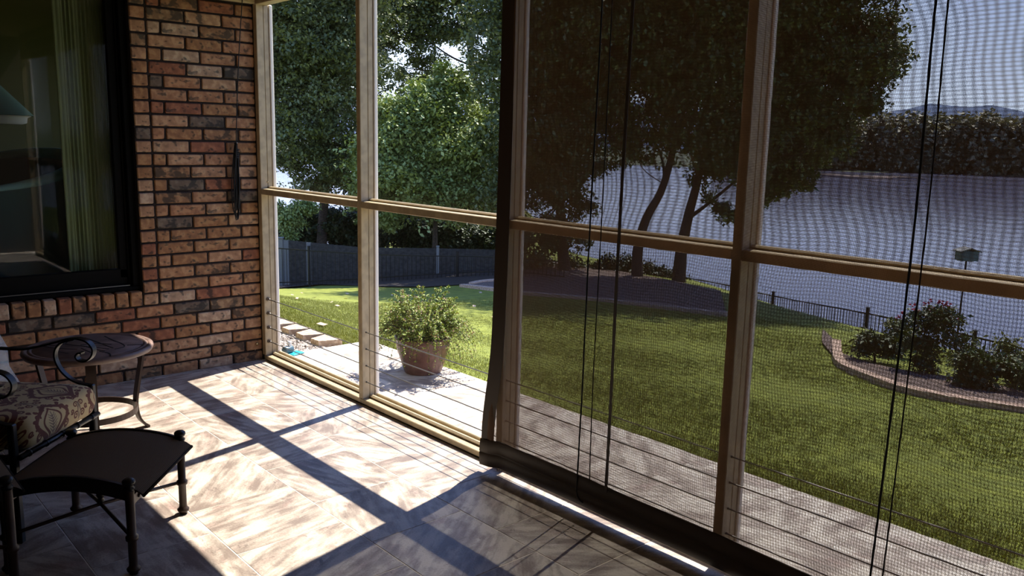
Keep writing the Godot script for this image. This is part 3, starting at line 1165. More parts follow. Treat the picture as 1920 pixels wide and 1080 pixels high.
# blobs: [u, v, radius in px, depth, share]; leaves fill them, thicker near their skins
func foliage(parent: Node3D, mesh: ArrayMesh, blobs: Array, n: int, c0: Color, c1: Color, sd: int, called := "foliage", loose := 0.2):
	var r = RandomNumberGenerator.new()
	r.seed = sd
	var tot = 0.0
	for b in blobs: tot += b[1] * b[1]
	var mm = MultiMesh.new()
	mm.transform_format = MultiMesh.TRANSFORM_3D
	mm.use_colors = true
	mm.mesh = mesh
	var list = []
	for b in blobs:
		var k = int(n * b[1] * b[1] / tot)
		var knots = []
		for i in maxi(4, k / 22):
			var d = Vector3(r.randfn(), r.randfn(), r.randfn()).normalized()
			var q = pow(r.randf(), 0.42) * (1.0 + loose * 0.6 * r.randfn())
			knots.append([b[0] + d * b[1] * q * Vector3(1, 0.92, 1), b[1] * r.randf_range(0.12, 0.26), r.randf()])
		for i in k:
			var w = knots[r.randi() % knots.size()]
			list.append([w[0] + Vector3(r.randfn(), r.randfn() * 0.7, r.randfn()) * w[1], clampf(w[2] * 0.6 + r.randf() * 0.5, 0, 1)])
	mm.instance_count = list.size()
	for i in list.size():
		var s = r.randf_range(0.75, 1.3)
		var b = Basis.from_euler(Vector3(r.randf_range(-0.6, 0.6), r.randf() * TAU, r.randf_range(-0.6, 0.6))).scaled(Vector3.ONE * s)
		mm.set_instance_transform(i, Transform3D(b, list[i][0] - parent.position))
		mm.set_instance_color(i, c0.lerp(c1, list[i][1]))
	var o = MultiMeshInstance3D.new()
	o.name = numbered(called, parent)
	o.multimesh = mm
	o.material_override = M.leaf
	parent.add_child(o, true)
	stuff(o)

func crown(px: Array, d: float) -> Array:               # [u, v, r px, depth offset] -> [centre, radius]
	var out = []
	for q in px:
		var dd = d + (q[3] if q.size() > 3 else 0.0)
		out.append([at(q[0], q[1], dd), q[2] * dd / FOCAL * 1.02])
	return out

func trunk(parent: Node3D, pts: Array, r0: float, r1: float, called := "trunk"):
	var st = mb(true)
	var p = spline(pts.map(func(q): return q - parent.position), 5)
	var rs = []
	for i in p.size(): rs.append(lerpf(r0, r1, pow(float(i) / (p.size() - 1), 0.8)))
	tube(st, p, rs, 9)
	obj(called, st, M.bark, parent)

func tree(called: String, label: String, foot: Vector3, stems: Array, blobs: Array, mesh: ArrayMesh, n: int, c0: Color, c1: Color, sd: int, cat := "tree", group := "") -> Node3D:
	var t = base(called, foot)
	tag(t, label, cat, group)
	for s in stems: trunk(t, s[0], s[1], s[2], "trunk")
	# boughs from the top of the stems to every part of the crown
	var r = RandomNumberGenerator.new()
	r.seed = sd + 1
	for b in blobs:
		var from = null
		for s in stems:
			for q in [s[0][-1], s[0][s[0].size() / 2]]:
				if from == null or q.distance_to(b[0]) < from.distance_to(b[0]): from = q
		if from == null: from = foot
		if from.distance_to(b[0]) < 0.4: continue
		var mid = from.lerp(b[0], 0.5) + Vector3(r.randf_range(-0.2, 0.2), -0.06 * from.distance_to(b[0]), r.randf_range(-0.2, 0.2))
		var w = clampf(b[1] * 0.045, 0.012, 0.09)
		trunk(t, [from, mid, b[0], b[0] + (b[0] - mid).normalized() * b[1] * 0.6], w, w * 0.25, "bough")
	foliage(t, mesh, blobs, n, c0, c1, sd)
	return t

func build_trees():
	var broad = leaf_spray("broad", 9, 0.16, 0.115, 0.075)
	var small = leaf_spray("small", 8, 0.12, 0.085, 0.05)
	var dk0 = Color(0.05, 0.075, 0.026)
	var dk1 = Color(0.16, 0.19, 0.07)
	var lt0 = Color(0.10, 0.16, 0.035)
	var lt1 = Color(0.30, 0.36, 0.12)
	var under = func(u, v, d): 
		var p = at(u, v, d)
		return Vector3(p.x, ground_y(p.x, p.z) - 0.1, p.z)
	# big dark maple behind the first bay
	var f = under.call(600, 545, 26.8)
	tree("maple_tree", "tall dark green maple filling the first bay beside the brick wall", f,
		[[[f, at(604, 430, 26.8), at(612, 300, 26.8), at(610, 120, 26.8), at(600, -40, 26.8)], 0.2, 0.06]],
		crown([[590, 50, 120], [525, 130, 80], [640, 140, 90, 1.0], [600, 225, 90, -0.8], [555, -50, 130], [665, -30, 90], [640, 290, 55, -0.6], [560, 280, 48, -0.5], [595, 335, 42, -0.4], [660, 330, 40], [540, 305, 22], [515, 215, 55], [620, 85, 80, -1.2]], 26.8), broad, 11500, dk0, dk1, 101)
	# open tree behind
	f = under.call(884, 560, 31.0)
	tree("ash_tree", "tall open tree with a bare grey trunk and sky between its leaves", f,
		[[[f, at(886, 400, 31), at(892, 240, 31), at(884, 110, 31), at(862, -30, 31)], 0.22, 0.09], [[at(888, 200, 31), at(905, 130, 31), at(930, 40, 31)], 0.09, 0.04]],
		crown([[745, 35, 62], [800, 75, 50], [850, 20, 60], [905, 55, 42], [925, 120, 40], [780, 130, 45], [720, 75, 40], [690, 20, 50], [820, -40, 80], [915, -20, 60], [880, 165, 38], [925, 200, 45], [760, -20, 60]], 31.0), broad, 6000, dk0, dk1, 202)
	# sunlit round tree
	f = under.call(815, 545, 24.3)
	tree("dogwood_tree", "bushy light green tree with a pointed top behind the second bay", f,
		[[[f, at(815, 470, 24.3), at(818, 380, 24.3), at(828, 250, 24.3)], 0.12, 0.03]],
		crown([[775, 275, 82], [860, 265, 80], [735, 215, 42], [815, 205, 55], [842, 155, 28], [868, 170, 22], [830, 128, 12], [905, 320, 55, 0.4], [745, 330, 70], [840, 350, 75], [905, 245, 40], [735, 270, 60, 0.3], [920, 380, 40], [710, 385, 50, 0.5]], 24.3), broad, 11000, lt0, lt1, 303)
	# dark understorey behind the fences
	var q = [["broad dark laurel behind the fence beside the corner post", 560, 430, [[545, 425, 34], [590, 420, 38], [565, 450, 36], [625, 428, 40]]],
		["dark laurel behind the fence, behind the second post", 680, 430, [[660, 425, 42], [700, 430, 42], [680, 455, 38], [735, 428, 36]]],
		["dark laurel behind the fence below the light green tree", 790, 440, [[770, 425, 40], [810, 430, 42], [845, 440, 38], [790, 455, 34]]],
		["dark laurel behind the fence beside the edge of the shade", 900, 440, [[880, 450, 36], [915, 458, 34], [945, 445, 40], [905, 478, 28]]]]
	for k in 4:
		f = under.call(q[k][1], 545, 27.5)
		tree("laurel_shrub", q[k][0], f, [[[f, at(q[k][1], 500, 27.5), at(q[k][1] + 5, 440, 27.5)], 0.06, 0.02]], crown(q[k][3], 27.5), broad, 2600, Color(0.02, 0.034, 0.012), Color(0.05, 0.07, 0.02), 400 + k, "shrub", "dark shrubs behind the fence")
	f = under.call(540, 545, 24.6)
	tree("privet_shrub", "small yellow green privet behind the fence at the corner post", f, [[[f, at(540, 470, 24.6), at(542, 410, 24.6)], 0.04, 0.01]], crown([[535, 400, 20], [556, 395, 17], [545, 420, 22], [575, 390, 14]], 24.6), small, 900, lt0, lt1, 440, "shrub")
	# the oaks behind the lowered shade
	f = under.call(1060, 560, 22.6)
	tree("oak_tree", "large dark oak seen through the shade between its first two posts", f,
		[[[f, at(1056, 480, 22.6), at(1050, 380, 22.6), at(1040, 240, 22.6), at(1050, 60, 22.6)], 0.2, 0.07]],
		crown([[1000, 90, 120], [1085, 130, 110, 0.8], [1010, 230, 95], [1090, 250, 75, -0.6], [1000, 340, 75], [1055, 350, 62, -0.4], [1050, -30, 140], [980, 0, 70], [1125, 30, 90], [1010, 420, 45, 0.5], [1050, 430, 42], [990, 450, 40], [1045, 300, 70], [1100, 190, 85, 1.0]], 22.6), broad, 11000, dk0, dk1, 505)
	f = under.call(1196, 520, 22.0)
	var f2 = under.call(1272, 535, 22.4)
	var t = tree("oak_tree", "large dark oak with two trunks leaning over the lake, right of the first oak", f,
		[[[f, at(1196, 470, 22.0), at(1212, 410, 22.0), at(1245, 345, 22.0), at(1275, 220, 22.0), at(1300, 60, 22.0)], 0.17, 0.06], [[f2, at(1278, 470, 22.4), at(1292, 400, 22.4), at(1312, 320, 22.4), at(1330, 180, 22.4)], 0.2, 0.07], [[at(1290, 410, 22.4), at(1330, 380, 22.4), at(1390, 330, 22.4)], 0.06, 0.03]],
		crown([[1210, 130, 110], [1300, 60, 130], [1300, 220, 90], [1390, 140, 120], [1220, 245, 62], [1380, 270, 75, -0.5], [1330, 310, 45], [1340, 375, 20], [1240, -40, 140], [1400, -30, 150], [1470, 120, 95], [1480, 235, 80], [1545, 60, 90], [1560, 150, 75], [1610, 95, 62], [1640, 75, 38], [1655, 125, 26], [1605, 170, 45], [1545, 225, 52], [1500, 310, 48], [1455, 320, 36], [1530, 340, 22], [1440, 60, 110], [1660, 40, 24], [1590, 30, 50], [1170, 60, 90, 0.8], [1420, 335, 40], [1360, 395, 22], [1190, 285, 24], [1645, 115, 40, -1.6], [1600, 195, 46, -1.0], [1565, 255, 40, -1.0], [1500, -130, 130, -1.0], [1350, -180, 150, -1.0], [1620, -90, 90, -1.0]], 22.2), broad, 21000, dk0, dk1, 606)
	# low growth under the oaks
	for k in 5:
		var u = [1010, 1075, 1135, 1180, 1230][k]
		f = under.call(u, 540, 23.2)
		tree("holly_shrub", ["dark holly under the first oak at the post", "dark holly at the foot of the first oak", "dark holly between the two oaks", "dark holly left of the leaning trunks", "low dark holly at the foot of the leaning trunks"][k], f, [[[f, at(u, 520, 23.2)], 0.05, 0.03]],
			crown([[u, [505, 512, 508, 510, 520][k], [34, 32, 24, 24, 18][k]], [u + 22, 525, 26], [u - 20, 520, 26]], 23.2), small, 1300, Color(0.02, 0.034, 0.012), Color(0.05, 0.07, 0.02), 700 + k, "shrub", "hollies under the oaks")

# ------------------------------------------------------------------ fences
func picket_fence(label: String, line: Array, low: float, ground: bool):
	# line: [u, v of the top rail, depth]
	var pts = line.map(func(q): return at(q[0], q[1], q[2]))
	var f = base("picket_fence", pts[0])
	tag(f, label, "fence")
	var o = pts[0]
	var foot = func(p): return minf(ground_y(p.x, p.z), p.y - 0.5) if ground else p.y - low
	var rails = mb()
	var rail2 = mb()
	var pk = mb()
	bar(rails, pts.map(func(p): return p - o), Vector3.UP, 0.026, 0.026)
	bar(rail2, pts.map(func(p): return Vector3(p.x, foot.call(p) + 0.14, p.z) - o), Vector3.UP, 0.024, 0.024)
	var left = 0.0
	for i in pts.size() - 1:
		var l = pts[i].distance_to(pts[i + 1])
		var x = left
		while x < l:
			var p = pts[i].lerp(pts[i + 1], x / l)
			var y = foot.call(p)
			bx(pk, Vector3(p.x, (p.y + y) / 2 + 0.02, p.z) - o, Vector3(0.012, p.y - y - 0.04, 0.012), 0.001)
			x += 0.115
		left = x - l
	obj("top_rail", rails, M.fence, f)
	obj("bottom_rail", rail2, M.fence, f)
	stuff(obj("pickets", pk, M.fence, f))
	return [f, o, foot]

func fence_posts(made: Array, posts: Array, cap: bool):
	for q in posts:
		var p = at(q[0], q[1], q[2])
		var y = made[2].call(p)
		var st = mb()
		bx(st, Vector3(p.x, (p.y + y) / 2 - 0.1, p.z) - made[1], Vector3(0.06, p.y - y + 0.3, 0.06), 0.004)
		var po = obj("post", st, M.fence, made[0])
		if cap:
			st = mb()
			bx(st, Vector3(p.x, p.y + 0.06, p.z) - made[1], Vector3(0.075, 0.03, 0.075), 0.01)
			obj("cap", st, M.fence, po)

func build_fences():
	var a = picket_fence("black metal picket fence at the end of the lawn left of the shade", [[478, 462, 23.0], [527, 466, 22.9], [580, 470, 22.8], [645, 474, 22.7], [720, 478, 22.4], [800, 480, 22.1], [860, 480, 21.9], [935, 482, 21.6], [1000, 486, 21.2], [1060, 492, 20.9]], 1.0, true)
	fence_posts(a, [[579, 466, 22.8], [858, 476, 21.9]], true)
	a = picket_fence("black metal picket fence along the lake seen through the shade", [[1150, 499, 25.0], [1224, 509, 25.0], [1365, 535, 23.5], [1415, 548, 22.5], [1500, 565, 20.5], [1627, 588, 18.0], [1730, 609, 16.8], [1828, 632, 15.8], [1920, 654, 14.8], [2040, 685, 14.0]], 1.15, false)
	fence_posts(a, [[1240, 508, 25.0], [1450, 552, 21.5], [1627, 583, 18.0], [1828, 627, 15.8]], true)
	# weathered board fence of the neighbour behind it
	var f = base("board_fence", at(540, 500, 24.3))
	tag(f, "dark weathered grey board fence behind the black picket fence", "fence")
	var line = [[500, 447], [545, 451], [668, 463], [705, 464], [830, 466], [965, 469]]
	var n = 56
	var o = f.position
	for k in n:
		var u = lerpf(500, 965, (k + 0.5) / n)
		var v = 0.0
		for i in line.size() - 1:
			if u >= line[i][0] and u <= line[i + 1][0]: v = lerpf(line[i][1], line[i + 1][1], (u - line[i][0]) / (line[i + 1][0] - line[i][0]))
		var top = at(u, v, lerpf(24.3, 23.0, (k + 0.5) / n))
		var bot = ground_y(top.x, top.z) - 0.1
		var st = mb()
		bx(st, Vector3(top.x, (top.y + bot) / 2, top.z) - o, Vector3(0.142, top.y - bot, 0.02), 0.003, Basis(Vector3.UP, -YAW + 0.12))
		var b = obj("board", st, M.board, f)
		if k in [3, 4, 9]: b.material_override = M.pale_board
	for q in [[526, 446, 23.6, 0.13], [821, 462, 23.1, 0.07]]:
		var p = at(q[0], q[1], q[2])
		var y = ground_y(p.x, p.z)
		var st = mb()
		bx(st, Vector3(p.x, (p.y + y) / 2, p.z) - o, Vector3(q[3], p.y - y, q[3]), 0.004, Basis(Vector3.UP, -YAW))
		var po = obj("post", st, M.pale_board, f)
		st = mb()
		bx(st, Vector3(p.x, p.y, p.z) - o, Vector3(q[3] * 1.25, 0.04, q[3] * 1.25), 0.01, Basis(Vector3.UP, -YAW))
		obj("cap", st, M.pale_board, po)

# ------------------------------------------------------------------ beds
func curb(label: String, px: Array, w: float):
	var pts = spline(px.map(func(q): return on_ground(q[0], q[1])), 6)
	var st = mb()
	bar(st, pts.map(func(p): return Vector3(p.x, ground_y(p.x, p.z) + 0.03, p.z)), Vector3.UP, 0.08, w)
	tag(obj("bed_curb", st, M.curb), label, "curb")
	return pts

func bed(called: String, label: String, near: Array, far: Array, m_: Material = null):
	var st = mb(true)
	var n = mini(near.size(), far.size())
	for i in n - 1:
		for k in 4:
			var p = func(a, t):
				var q = near[a].lerp(far[a], t)
				return Vector3(q.x, ground_y(q.x, q.z) + 0.03, q.z)
			quad(st, p.call(i, k / 4.0), p.call(i + 1, k / 4.0), p.call(i + 1, (k + 1) / 4.0), p.call(i, (k + 1) / 4.0))
	structure(obj(called, st, m_ if m_ else M.mulch), label, "bed")

func build_beds():
	var a = curb("pale curved concrete curb of the bed under the oaks", [[866, 538], [935, 546], [985, 553], [1080, 561], [1200, 574], [1300, 586], [1362, 593]], 0.14)
	bed("ground_oak_bed", "shaded mulch bed under the oaks", a, a.map(func(p): return Vector3(p.x + 4.8, 0, p.z - 3.4)))
	var fl = [[470, 529], [527, 531], [600, 535], [700, 539], [800, 540], [862, 536], [930, 529]].map(func(q): return on_ground(q[0], q[1]))
	bed("ground_fence_bed", "dark leaf litter between the picket fence and the board fence", fl, fl.map(func(p): return Vector3(p.x, 0, p.z) + (Vector3(p.x, 0, p.z) - Vector3(CAM.x, 0, CAM.z)).normalized() * 9.0), M.soil)
	curb("short pale curb at the far lawn corner beside the shade edge", [[884, 535], [905, 531], [940, 528]], 0.16)
	var b = curb("pinkish curved curb of the shrub bed in front of the lake fence", [[1568, 645], [1569, 668], [1580, 690], [1640, 716], [1700, 737], [1800, 757], [1925, 776], [2060, 806]], 0.12)
	bed("ground_shrub_bed", "mulch bed with shrubs in front of the lake fence", b, b.map(func(p): return Vector3(p.x + 1.5, 0, p.z - 1.0)))
	var small = leaf_spray("small", 8, 0.12, 0.085, 0.05)
	var tiny = leaf_spray("tiny", 12, 0.09, 0.055, 0.03)
	var dk0 = Color(0.05, 0.065, 0.025)
	var dk1 = Color(0.13, 0.15, 0.06)
	var gr = func(u, v): 
		var p = on_ground(u, v)
		return p
	for q in [["round dark shrub at the left end of the bed by the lake", [1640, 682], [[1640, 652, 30], [1622, 645, 22], [1660, 650, 24], [1640, 632, 22]], 500, dk0, dk1],
			["crape myrtle with pink flowers in the bed by the lake", [1748, 705], [[1740, 600, 34], [1762, 620, 34], [1720, 640, 30], [1745, 660, 34], [1775, 590, 24], [1715, 600, 22], [1790, 640, 26], [1735, 690, 26]], 800, dk0, Color(0.10, 0.13, 0.04)],
			["wide low green shrub at the frame edge in the bed by the lake", [1845, 735], [[1830, 700, 34], [1865, 690, 32], [1810, 690, 28], [1890, 705, 30], [1850, 670, 26], [1835, 722, 24]], 900, dk0, Color(0.09, 0.12, 0.03)],
			["thin yellowish shrub between the dark shrub and the crape myrtle", [1690, 672], [[1690, 640, 22], [1675, 615, 16], [1700, 620, 18]], 260, Color(0.10, 0.12, 0.03), Color(0.20, 0.20, 0.06)],
			["thin yellowish shrub behind the wide low shrub", [1800, 690], [[1800, 668, 18], [1900, 665, 24], [1880, 650, 18]], 300, Color(0.10, 0.12, 0.03), Color(0.20, 0.20, 0.06)],
			["pale upright shrub at the right edge of the frame in the bed", [1918, 735], [[1915, 715, 20], [1925, 690, 24]], 260, Color(0.10, 0.12, 0.03), Color(0.20, 0.20, 0.06)]]:
		var f = gr.call(q[1][0], q[1][1])
		var d = f.distance_to(CAM)
		var t = tree("bed_shrub", q[0], f, [[[f, f.lerp(at(q[2][0][0], q[2][0][1], d), 0.6)], 0.02, 0.01]], crown(q[2].map(func(b): return [b[0], b[1] + 4, b[2] * 0.74]), d), tiny, int(q[3] * 0.42), q[4], q[5], 800 + q[1][0], "shrub")
		if "pink" in q[0]:
			var st = mb()
			for k in 60:
				var bl = [[1740, 566], [1712, 576], [1690, 590], [1768, 570], [1778, 575], [1800, 604], [1750, 580], [1725, 588]][k % 8]
				var c = at(bl[0] + rng.randf_range(-9, 9), bl[1] + rng.randf_range(-7, 7), d) - f
				var e = Vector3(rng.randf_range(-1, 1), rng.randf_range(-1, 1), rng.randf_range(-1, 1)).normalized() * 0.022
				var e2 = e.cross(Vector3.UP).normalized() * 0.02
				quad(st, c - e, c - e2, c + e, c + e2)
				quad(st, c + e.cross(e2) * 30, c - e2, c - e.cross(e2) * 30, c + e2)
			stuff(obj("flowers", st, M.pink, t))
	# bird house on a pole beyond the fence
	var top = at(1814, 468, 19.0)
	var bh = base("birdhouse", Vector3(top.x, ground_y(top.x, top.z), top.z))
	tag(bh, "grey birdhouse with a pale roof on a thin pole in front of the lake", "birdhouse")
	var h = top.y - bh.position.y
	var st = mb()
	bx(st, Vector3(0, h - 0.12, 0), Vector3(0.34, 0.2, 0.26), 0.006, Basis(Vector3.UP, -YAW))
	obj("box", st, M.slate, bh)
	st = mb()
	var by = Basis(Vector3.UP, -YAW)
	for s in [-1, 1]:
		st = mb()
		bx(st, Vector3(0, h + 0.005, 0) + by * Vector3(s * 0.1, 0, 0), Vector3(0.24, 0.02, 0.32), 0.004, by * Basis(Vector3.BACK, -s * 0.32))
		obj("roof_panel", st, M.pale_board, bh)
	st = mb(true)
	tube(st, [Vector3(0, -0.3, 0), Vector3(0, h - 0.2, 0)], 0.02, 8)
	obj("pole", st, M.fence, bh)

# ------------------------------------------------------------------ patio
func build_patio_things():
	var p = base("potted_shrub", Vector3(0.742, -0.03, 0.80))
	tag(p, "bushy green shrub in a red-brown glazed clay pot on the sunlit patio", "potted plant")
	var st = mb(true)
	lathe(st, [Vector2(0, 0.0), Vector2(0.118, 0.0), Vector2(0.124, 0.012), Vector2(0.150, 0.09), Vector2(0.172, 0.16), Vector2(0.178, 0.20), Vector2(0.172, 0.215), Vector2(0.184, 0.222), Vector2(0.188, 0.236), Vector2(0.180, 0.245), Vector2(0.165, 0.243), Vector2(0.160, 0.225), Vector2(0.15, 0.20)], 40)
	obj("pot", st, M.clay, p)
	st = mb(true)
	lathe(st, [Vector2(0.158, 0.215), Vector2(0.08, 0.225), Vector2(0, 0.222)], 24)
	obj("soil", st, M.soil, p)
	var r = RandomNumberGenerator.new()
	r.seed = 5
	st = mb(true)
	var leaves = []
	for k in 400:
		var a = r.randf() * TAU
		var lean = pow(r.randf(), 0.55)
		var reach = lerpf(0.06, 0.335, lean) * r.randf_range(0.7, 1.1)
		var up = lerpf(0.34, 0.15, lean) * r.randf_range(0.6, 1.1)
		var fall = 0.0
		if lean > 0.6: fall = r.randf_range(0.04, 0.26)
		if lean > 0.9 and k % 6 == 0: fall += 0.1
		var o = Vector3(cos(a) * 0.09 * r.randf(), 0.22, sin(a) * 0.09 * r.randf())
		var d = Vector3(cos(a), 0, sin(a))
		var pts = []
		for i in 8:
			var f = i / 7.0
			pts.append(o + d * reach * (0.35 * f + 0.65 * sin(f * 1.5)) + Vector3.UP * (up * sin(f * 1.75) * 1.0 - fall * f * f * f) + Vector3(r.randf_range(-0.006, 0.006), 0, r.randf_range(-0.006, 0.006)))
		tube(st, pts, [0.0016, 0.0015, 0.0014, 0.0013, 0.0012, 0.001, 0.0009, 0.0007], 3, false)
		for i in range(1, 8):
			for j in 8: leaves.append([pts[i].lerp(pts[i - 1], r.randf()), float(i) / 7.0])
	stuff(obj("stems", st, M.brown_cord, p))
	var ls = SurfaceTool.new()
	ls.begin(Mesh.PRIMITIVE_TRIANGLES)
	for v in [Vector3(0, 0, 0), Vector3(0.005, 0.002, 0.008), Vector3(0, 0, 0.018), Vector3(0, 0, 0), Vector3(0, 0, 0.018), Vector3(-0.005, 0.002, 0.008)]: ls.add_vertex(v)
	ls.generate_normals()
	var mm = MultiMesh.new()
	mm.transform_format = MultiMesh.TRANSFORM_3D
	mm.use_colors = true
	mm.mesh = ls.commit()
	mm.instance_count = leaves.size()
	for i in leaves.size():
		var b = Basis.from_euler(Vector3(r.randf_range(-1.1, 0.5), r.randf() * TAU, r.randf_range(-0.7, 0.7))).scaled(Vector3.ONE * r.randf_range(0.6, 1.15))
		mm.set_instance_transform(i, Transform3D(b, leaves[i][0]))
		var t = r.randf()
		var c = Color(0.13, 0.20, 0.02).lerp(Color(0.32, 0.37, 0.045), t)
		if r.randf() < 0.13: c = Color(0.30, 0.16, 0.09)
		if r.randf() < 0.06: c = Color(0.33, 0.32, 0.09)
		mm.set_instance_color(i, c)
	var o = MultiMeshInstance3D.new()
	o.name = "foliage"
	o.multimesh = mm
	o.material_override = M.leaf
	p.add_child(o, true)
	stuff(o)
	# small teal sprinkler by the gravel
	var s = base("garden_sprinkler", Vector3(0.285, -0.03, -0.115), 0.3)
	tag(s, "small teal plastic garden sprinkler with a grey drum beside the gravel bed", "sprinkler")
	st = mb()
	bx(st, Vector3(0, 0.005, 0.01), Vector3(0.11, 0.010, 0.085), 0.004)
	obj("plate", st, M.teal, s)
	st = mb(true)
	lathe(st, [Vector2(0, -0.035), Vector2(0.024, -0.035), Vector2(0.026, -0.03), Vector2(0.026, 0.03), Vector2(0.024, 0.035), Vector2(0, 0.035)], 18, Vector3(-0.035, 0.034, -0.02), Basis(Vector3.BACK, PI / 2))
	obj("drum", st, M.slate, s)
	st = mb(true)
	lathe(st, [Vector2(0, 0.05), Vector2(0.012, 0.052), Vector2(0.013, 0.068), Vector2(0.006, 0.074), Vector2(0.016, 0.078), Vector2(0.012, 0.088), Vector2(0, 0.09)], 12, Vector3(-0.02, 0.004, -0.02))
	obj("knob", st, M.white, s)

# ------------------------------------------------------------------ the lowered sun shade
func shade_x(z: float, y: float) -> float:
	var s = z - 2.45
	var x = -0.030 + 0.004 * sin(z * 4.1 + y * 0.7) + 0.0025 * sin(z * 9.3 - y * 2.1) + 0.002 * sin(y * 5.0 + z)
	x -= 0.030 * pow(clampf(1.0 - s / 0.05, 0.0, 1.0), 2.0) * (0.6 + 0.5 * sin(y * 2.2 + 0.4))
	x -= 0.011 * smoothstep(0.7, 0.15, y)
	return x

func build_shade():
	var s = base("roller_shade", Vector3.ZERO)
	tag(s, "brown mesh roll-down sun shade lowered over the right-hand screens", "sun shade")
	var c = 16.0 * 0.0021
	var nz = 120
	var ny = 64
	var st = mb(true)
	for layer in 2:
		var off = layer * 0.0004
		for i in nz:
			for j in ny:
				var q = []
				for e in [[0, 0], [1, 0], [1, 1], [0, 1]]:
					var f = float(i + e[0]) / nz
					var z = 2.45 + 2.875 * pow(f, 1.25)
					var y = lerpf(0.145, 2.33, float(j + e[1]) / ny)
					var wob = Vector2(0.0011 * sin(y * 11.0 + z * 2.0) + 0.0007 * sin(y * 23.0 - z * 5.0), 0.0008 * sin(z * 9.0 + y * 3.0) + 0.0005 * sin(z * 21.0))
					if z - 2.45 < 0.03 and y < 0.8: z -= 0.05 * (1.0 - (z - 2.45) / 0.03) * pow(smoothstep(0.8, 0.14, y), 2.0)
					q.append([Vector3(shade_x(z, y) + off, y, z), (Vector2(z, y) + wob) / c])
				tri_uv(st, q[0][0], q[1][0], q[2][0], q[0][1], q[1][1], q[2][1])
				tri_uv(st, q[0][0], q[2][0], q[3][0], q[0][1], q[2][1], q[3][1])
	obj("fabric", st, M.shade, s)
	# bottom hem with its bar
	st = mb(true)
	var rows = [[0.026, 0.0], [0.030, -0.006], [0.060, -0.008], [0.088, -0.0085], [0.091, -0.0045], [0.094, -0.0085], [0.125, -0.006], [0.150, -0.003], [0.153, 0.0], [0.148, 0.005], [0.09, 0.008], [0.03, 0.006], [0.026, 0.0]]
	var n = 60
	for i in n:
		for j in rows.size() - 1:
			var p = func(a, b):
				var z = 2.392 + 2.935 * float(a) / n
				var lift = 0.0
				return Vector3(shade_x(maxf(z, 2.44), 0.15) - 0.008 * smoothstep(2.46, 2.39, z) + rows[b][1], rows[b][0] + 0.002 * sin(z * 3.0), z)
			quad(st, p.call(i, j), p.call(i + 1, j), p.call(i + 1, j + 1), p.call(i, j + 1))
	obj("hem", st, M.hem, s)
	st = mb()
	bar(st, range(40).map(func(i):
		var y = lerpf(0.15, 2.33, i / 39.0)
		return Vector3(shade_x(2.455, y) - 0.003, y, 2.478 - 0.05 * pow(smoothstep(0.8, 0.14, y), 2.0))), Vector3(0.35, 0, 1), 0.064, 0.0022)
	obj("edge_binding", st, M.hem, s)
	st = mb(true)
	lathe(st, [Vector2(0.004, 0), Vector2(0.0085, 0), Vector2(0.009, 0.002), Vector2(0.0065, 0.004), Vector2(0.004, 0.002), Vector2(0.004, 0)], 16, Vector3(-0.052, 0.150, 2.418), Basis(Vector3.BACK, PI / 2))
	obj("grommet", st, M.steel, s)
	st = mb(true)
	tube(st, [Vector3(-0.02, 2.40, 2.42), Vector3(-0.02, 2.40, 5.33)], 0.055, 20)
	obj("roller", st, M.hem, s)
	var cords = [["pull_cord", M.black_cord, 0.0032, [Vector3(-0.047, 2.36, 3.004), Vector3(-0.047, 1.9, 2.998), Vector3(-0.046, 1.1, 2.980), Vector3(-0.047, 0.5, 2.974), Vector3(-0.048, 0.14, 2.966), Vector3(-0.049, 0.075, 2.970), Vector3(-0.05, 0.052, 2.988), Vector3(-0.05, 0.048, 3.004)]],
		["pull_cord", M.brown_cord, 0.0022, [Vector3(-0.040, 2.36, 3.045), Vector3(-0.038, 1.3, 3.034), Vector3(-0.040, 0.6, 3.024), Vector3(-0.044, 0.10, 3.030)]],
		["pull_cord", M.black_cord, 0.0034, [Vector3(-0.046, 2.36, 4.188), Vector3(-0.045, 1.85, 4.186), Vector3(-0.045, 1.25, 4.192), Vector3(-0.046, 0.7, 4.182), Vector3(-0.046, 0.24, 4.172), Vector3(-0.047, 0.06, 4.17)]],
		["pull_cord", M.brown_cord, 0.0024, [Vector3(-0.044, 2.36, 4.218), Vector3(-0.041, 1.85, 4.216), Vector3(-0.041, 1.25, 4.222), Vector3(-0.043, 0.24, 4.206), Vector3(-0.045, 0.06, 4.206)]]]
	for q in cords:
		st = mb(true)
		tube(st, spline(q[3], 6), q[2], 7)
		obj(q[0], st, q[1], s)
	st = mb()
	bar(st, spline([Vector3(-0.043, 2.36, 3.148), Vector3(-0.042, 1.97, 3.142), Vector3(-0.042, 1.15, 3.126), Vector3(-0.043, 0.5, 3.122), Vector3(-0.046, 0.16, 3.120), Vector3(-0.050, 0.06, 3.118)], 6), Vector3.BACK, 0.013, 0.003)
	obj("lifting_tape", st, M.hem, s)
	# hold-down hooks on the sill and the wall
	var k = base("hold_down_hook", Vector3(-0.004, 0.026, 2.452))
	tag(k, "small brass hold-down hook on the sill at the corner of the shade", "hook", "hold-down hooks")
	hook_parts(k)
	k = base("hold_down_hook", Vector3(-0.038, 0.112, 0.006), -PI / 2)
	tag(k, "small snap hook hanging low on the brick wall beside the corner post", "hook", "hold-down hooks")
	hook_parts(k)

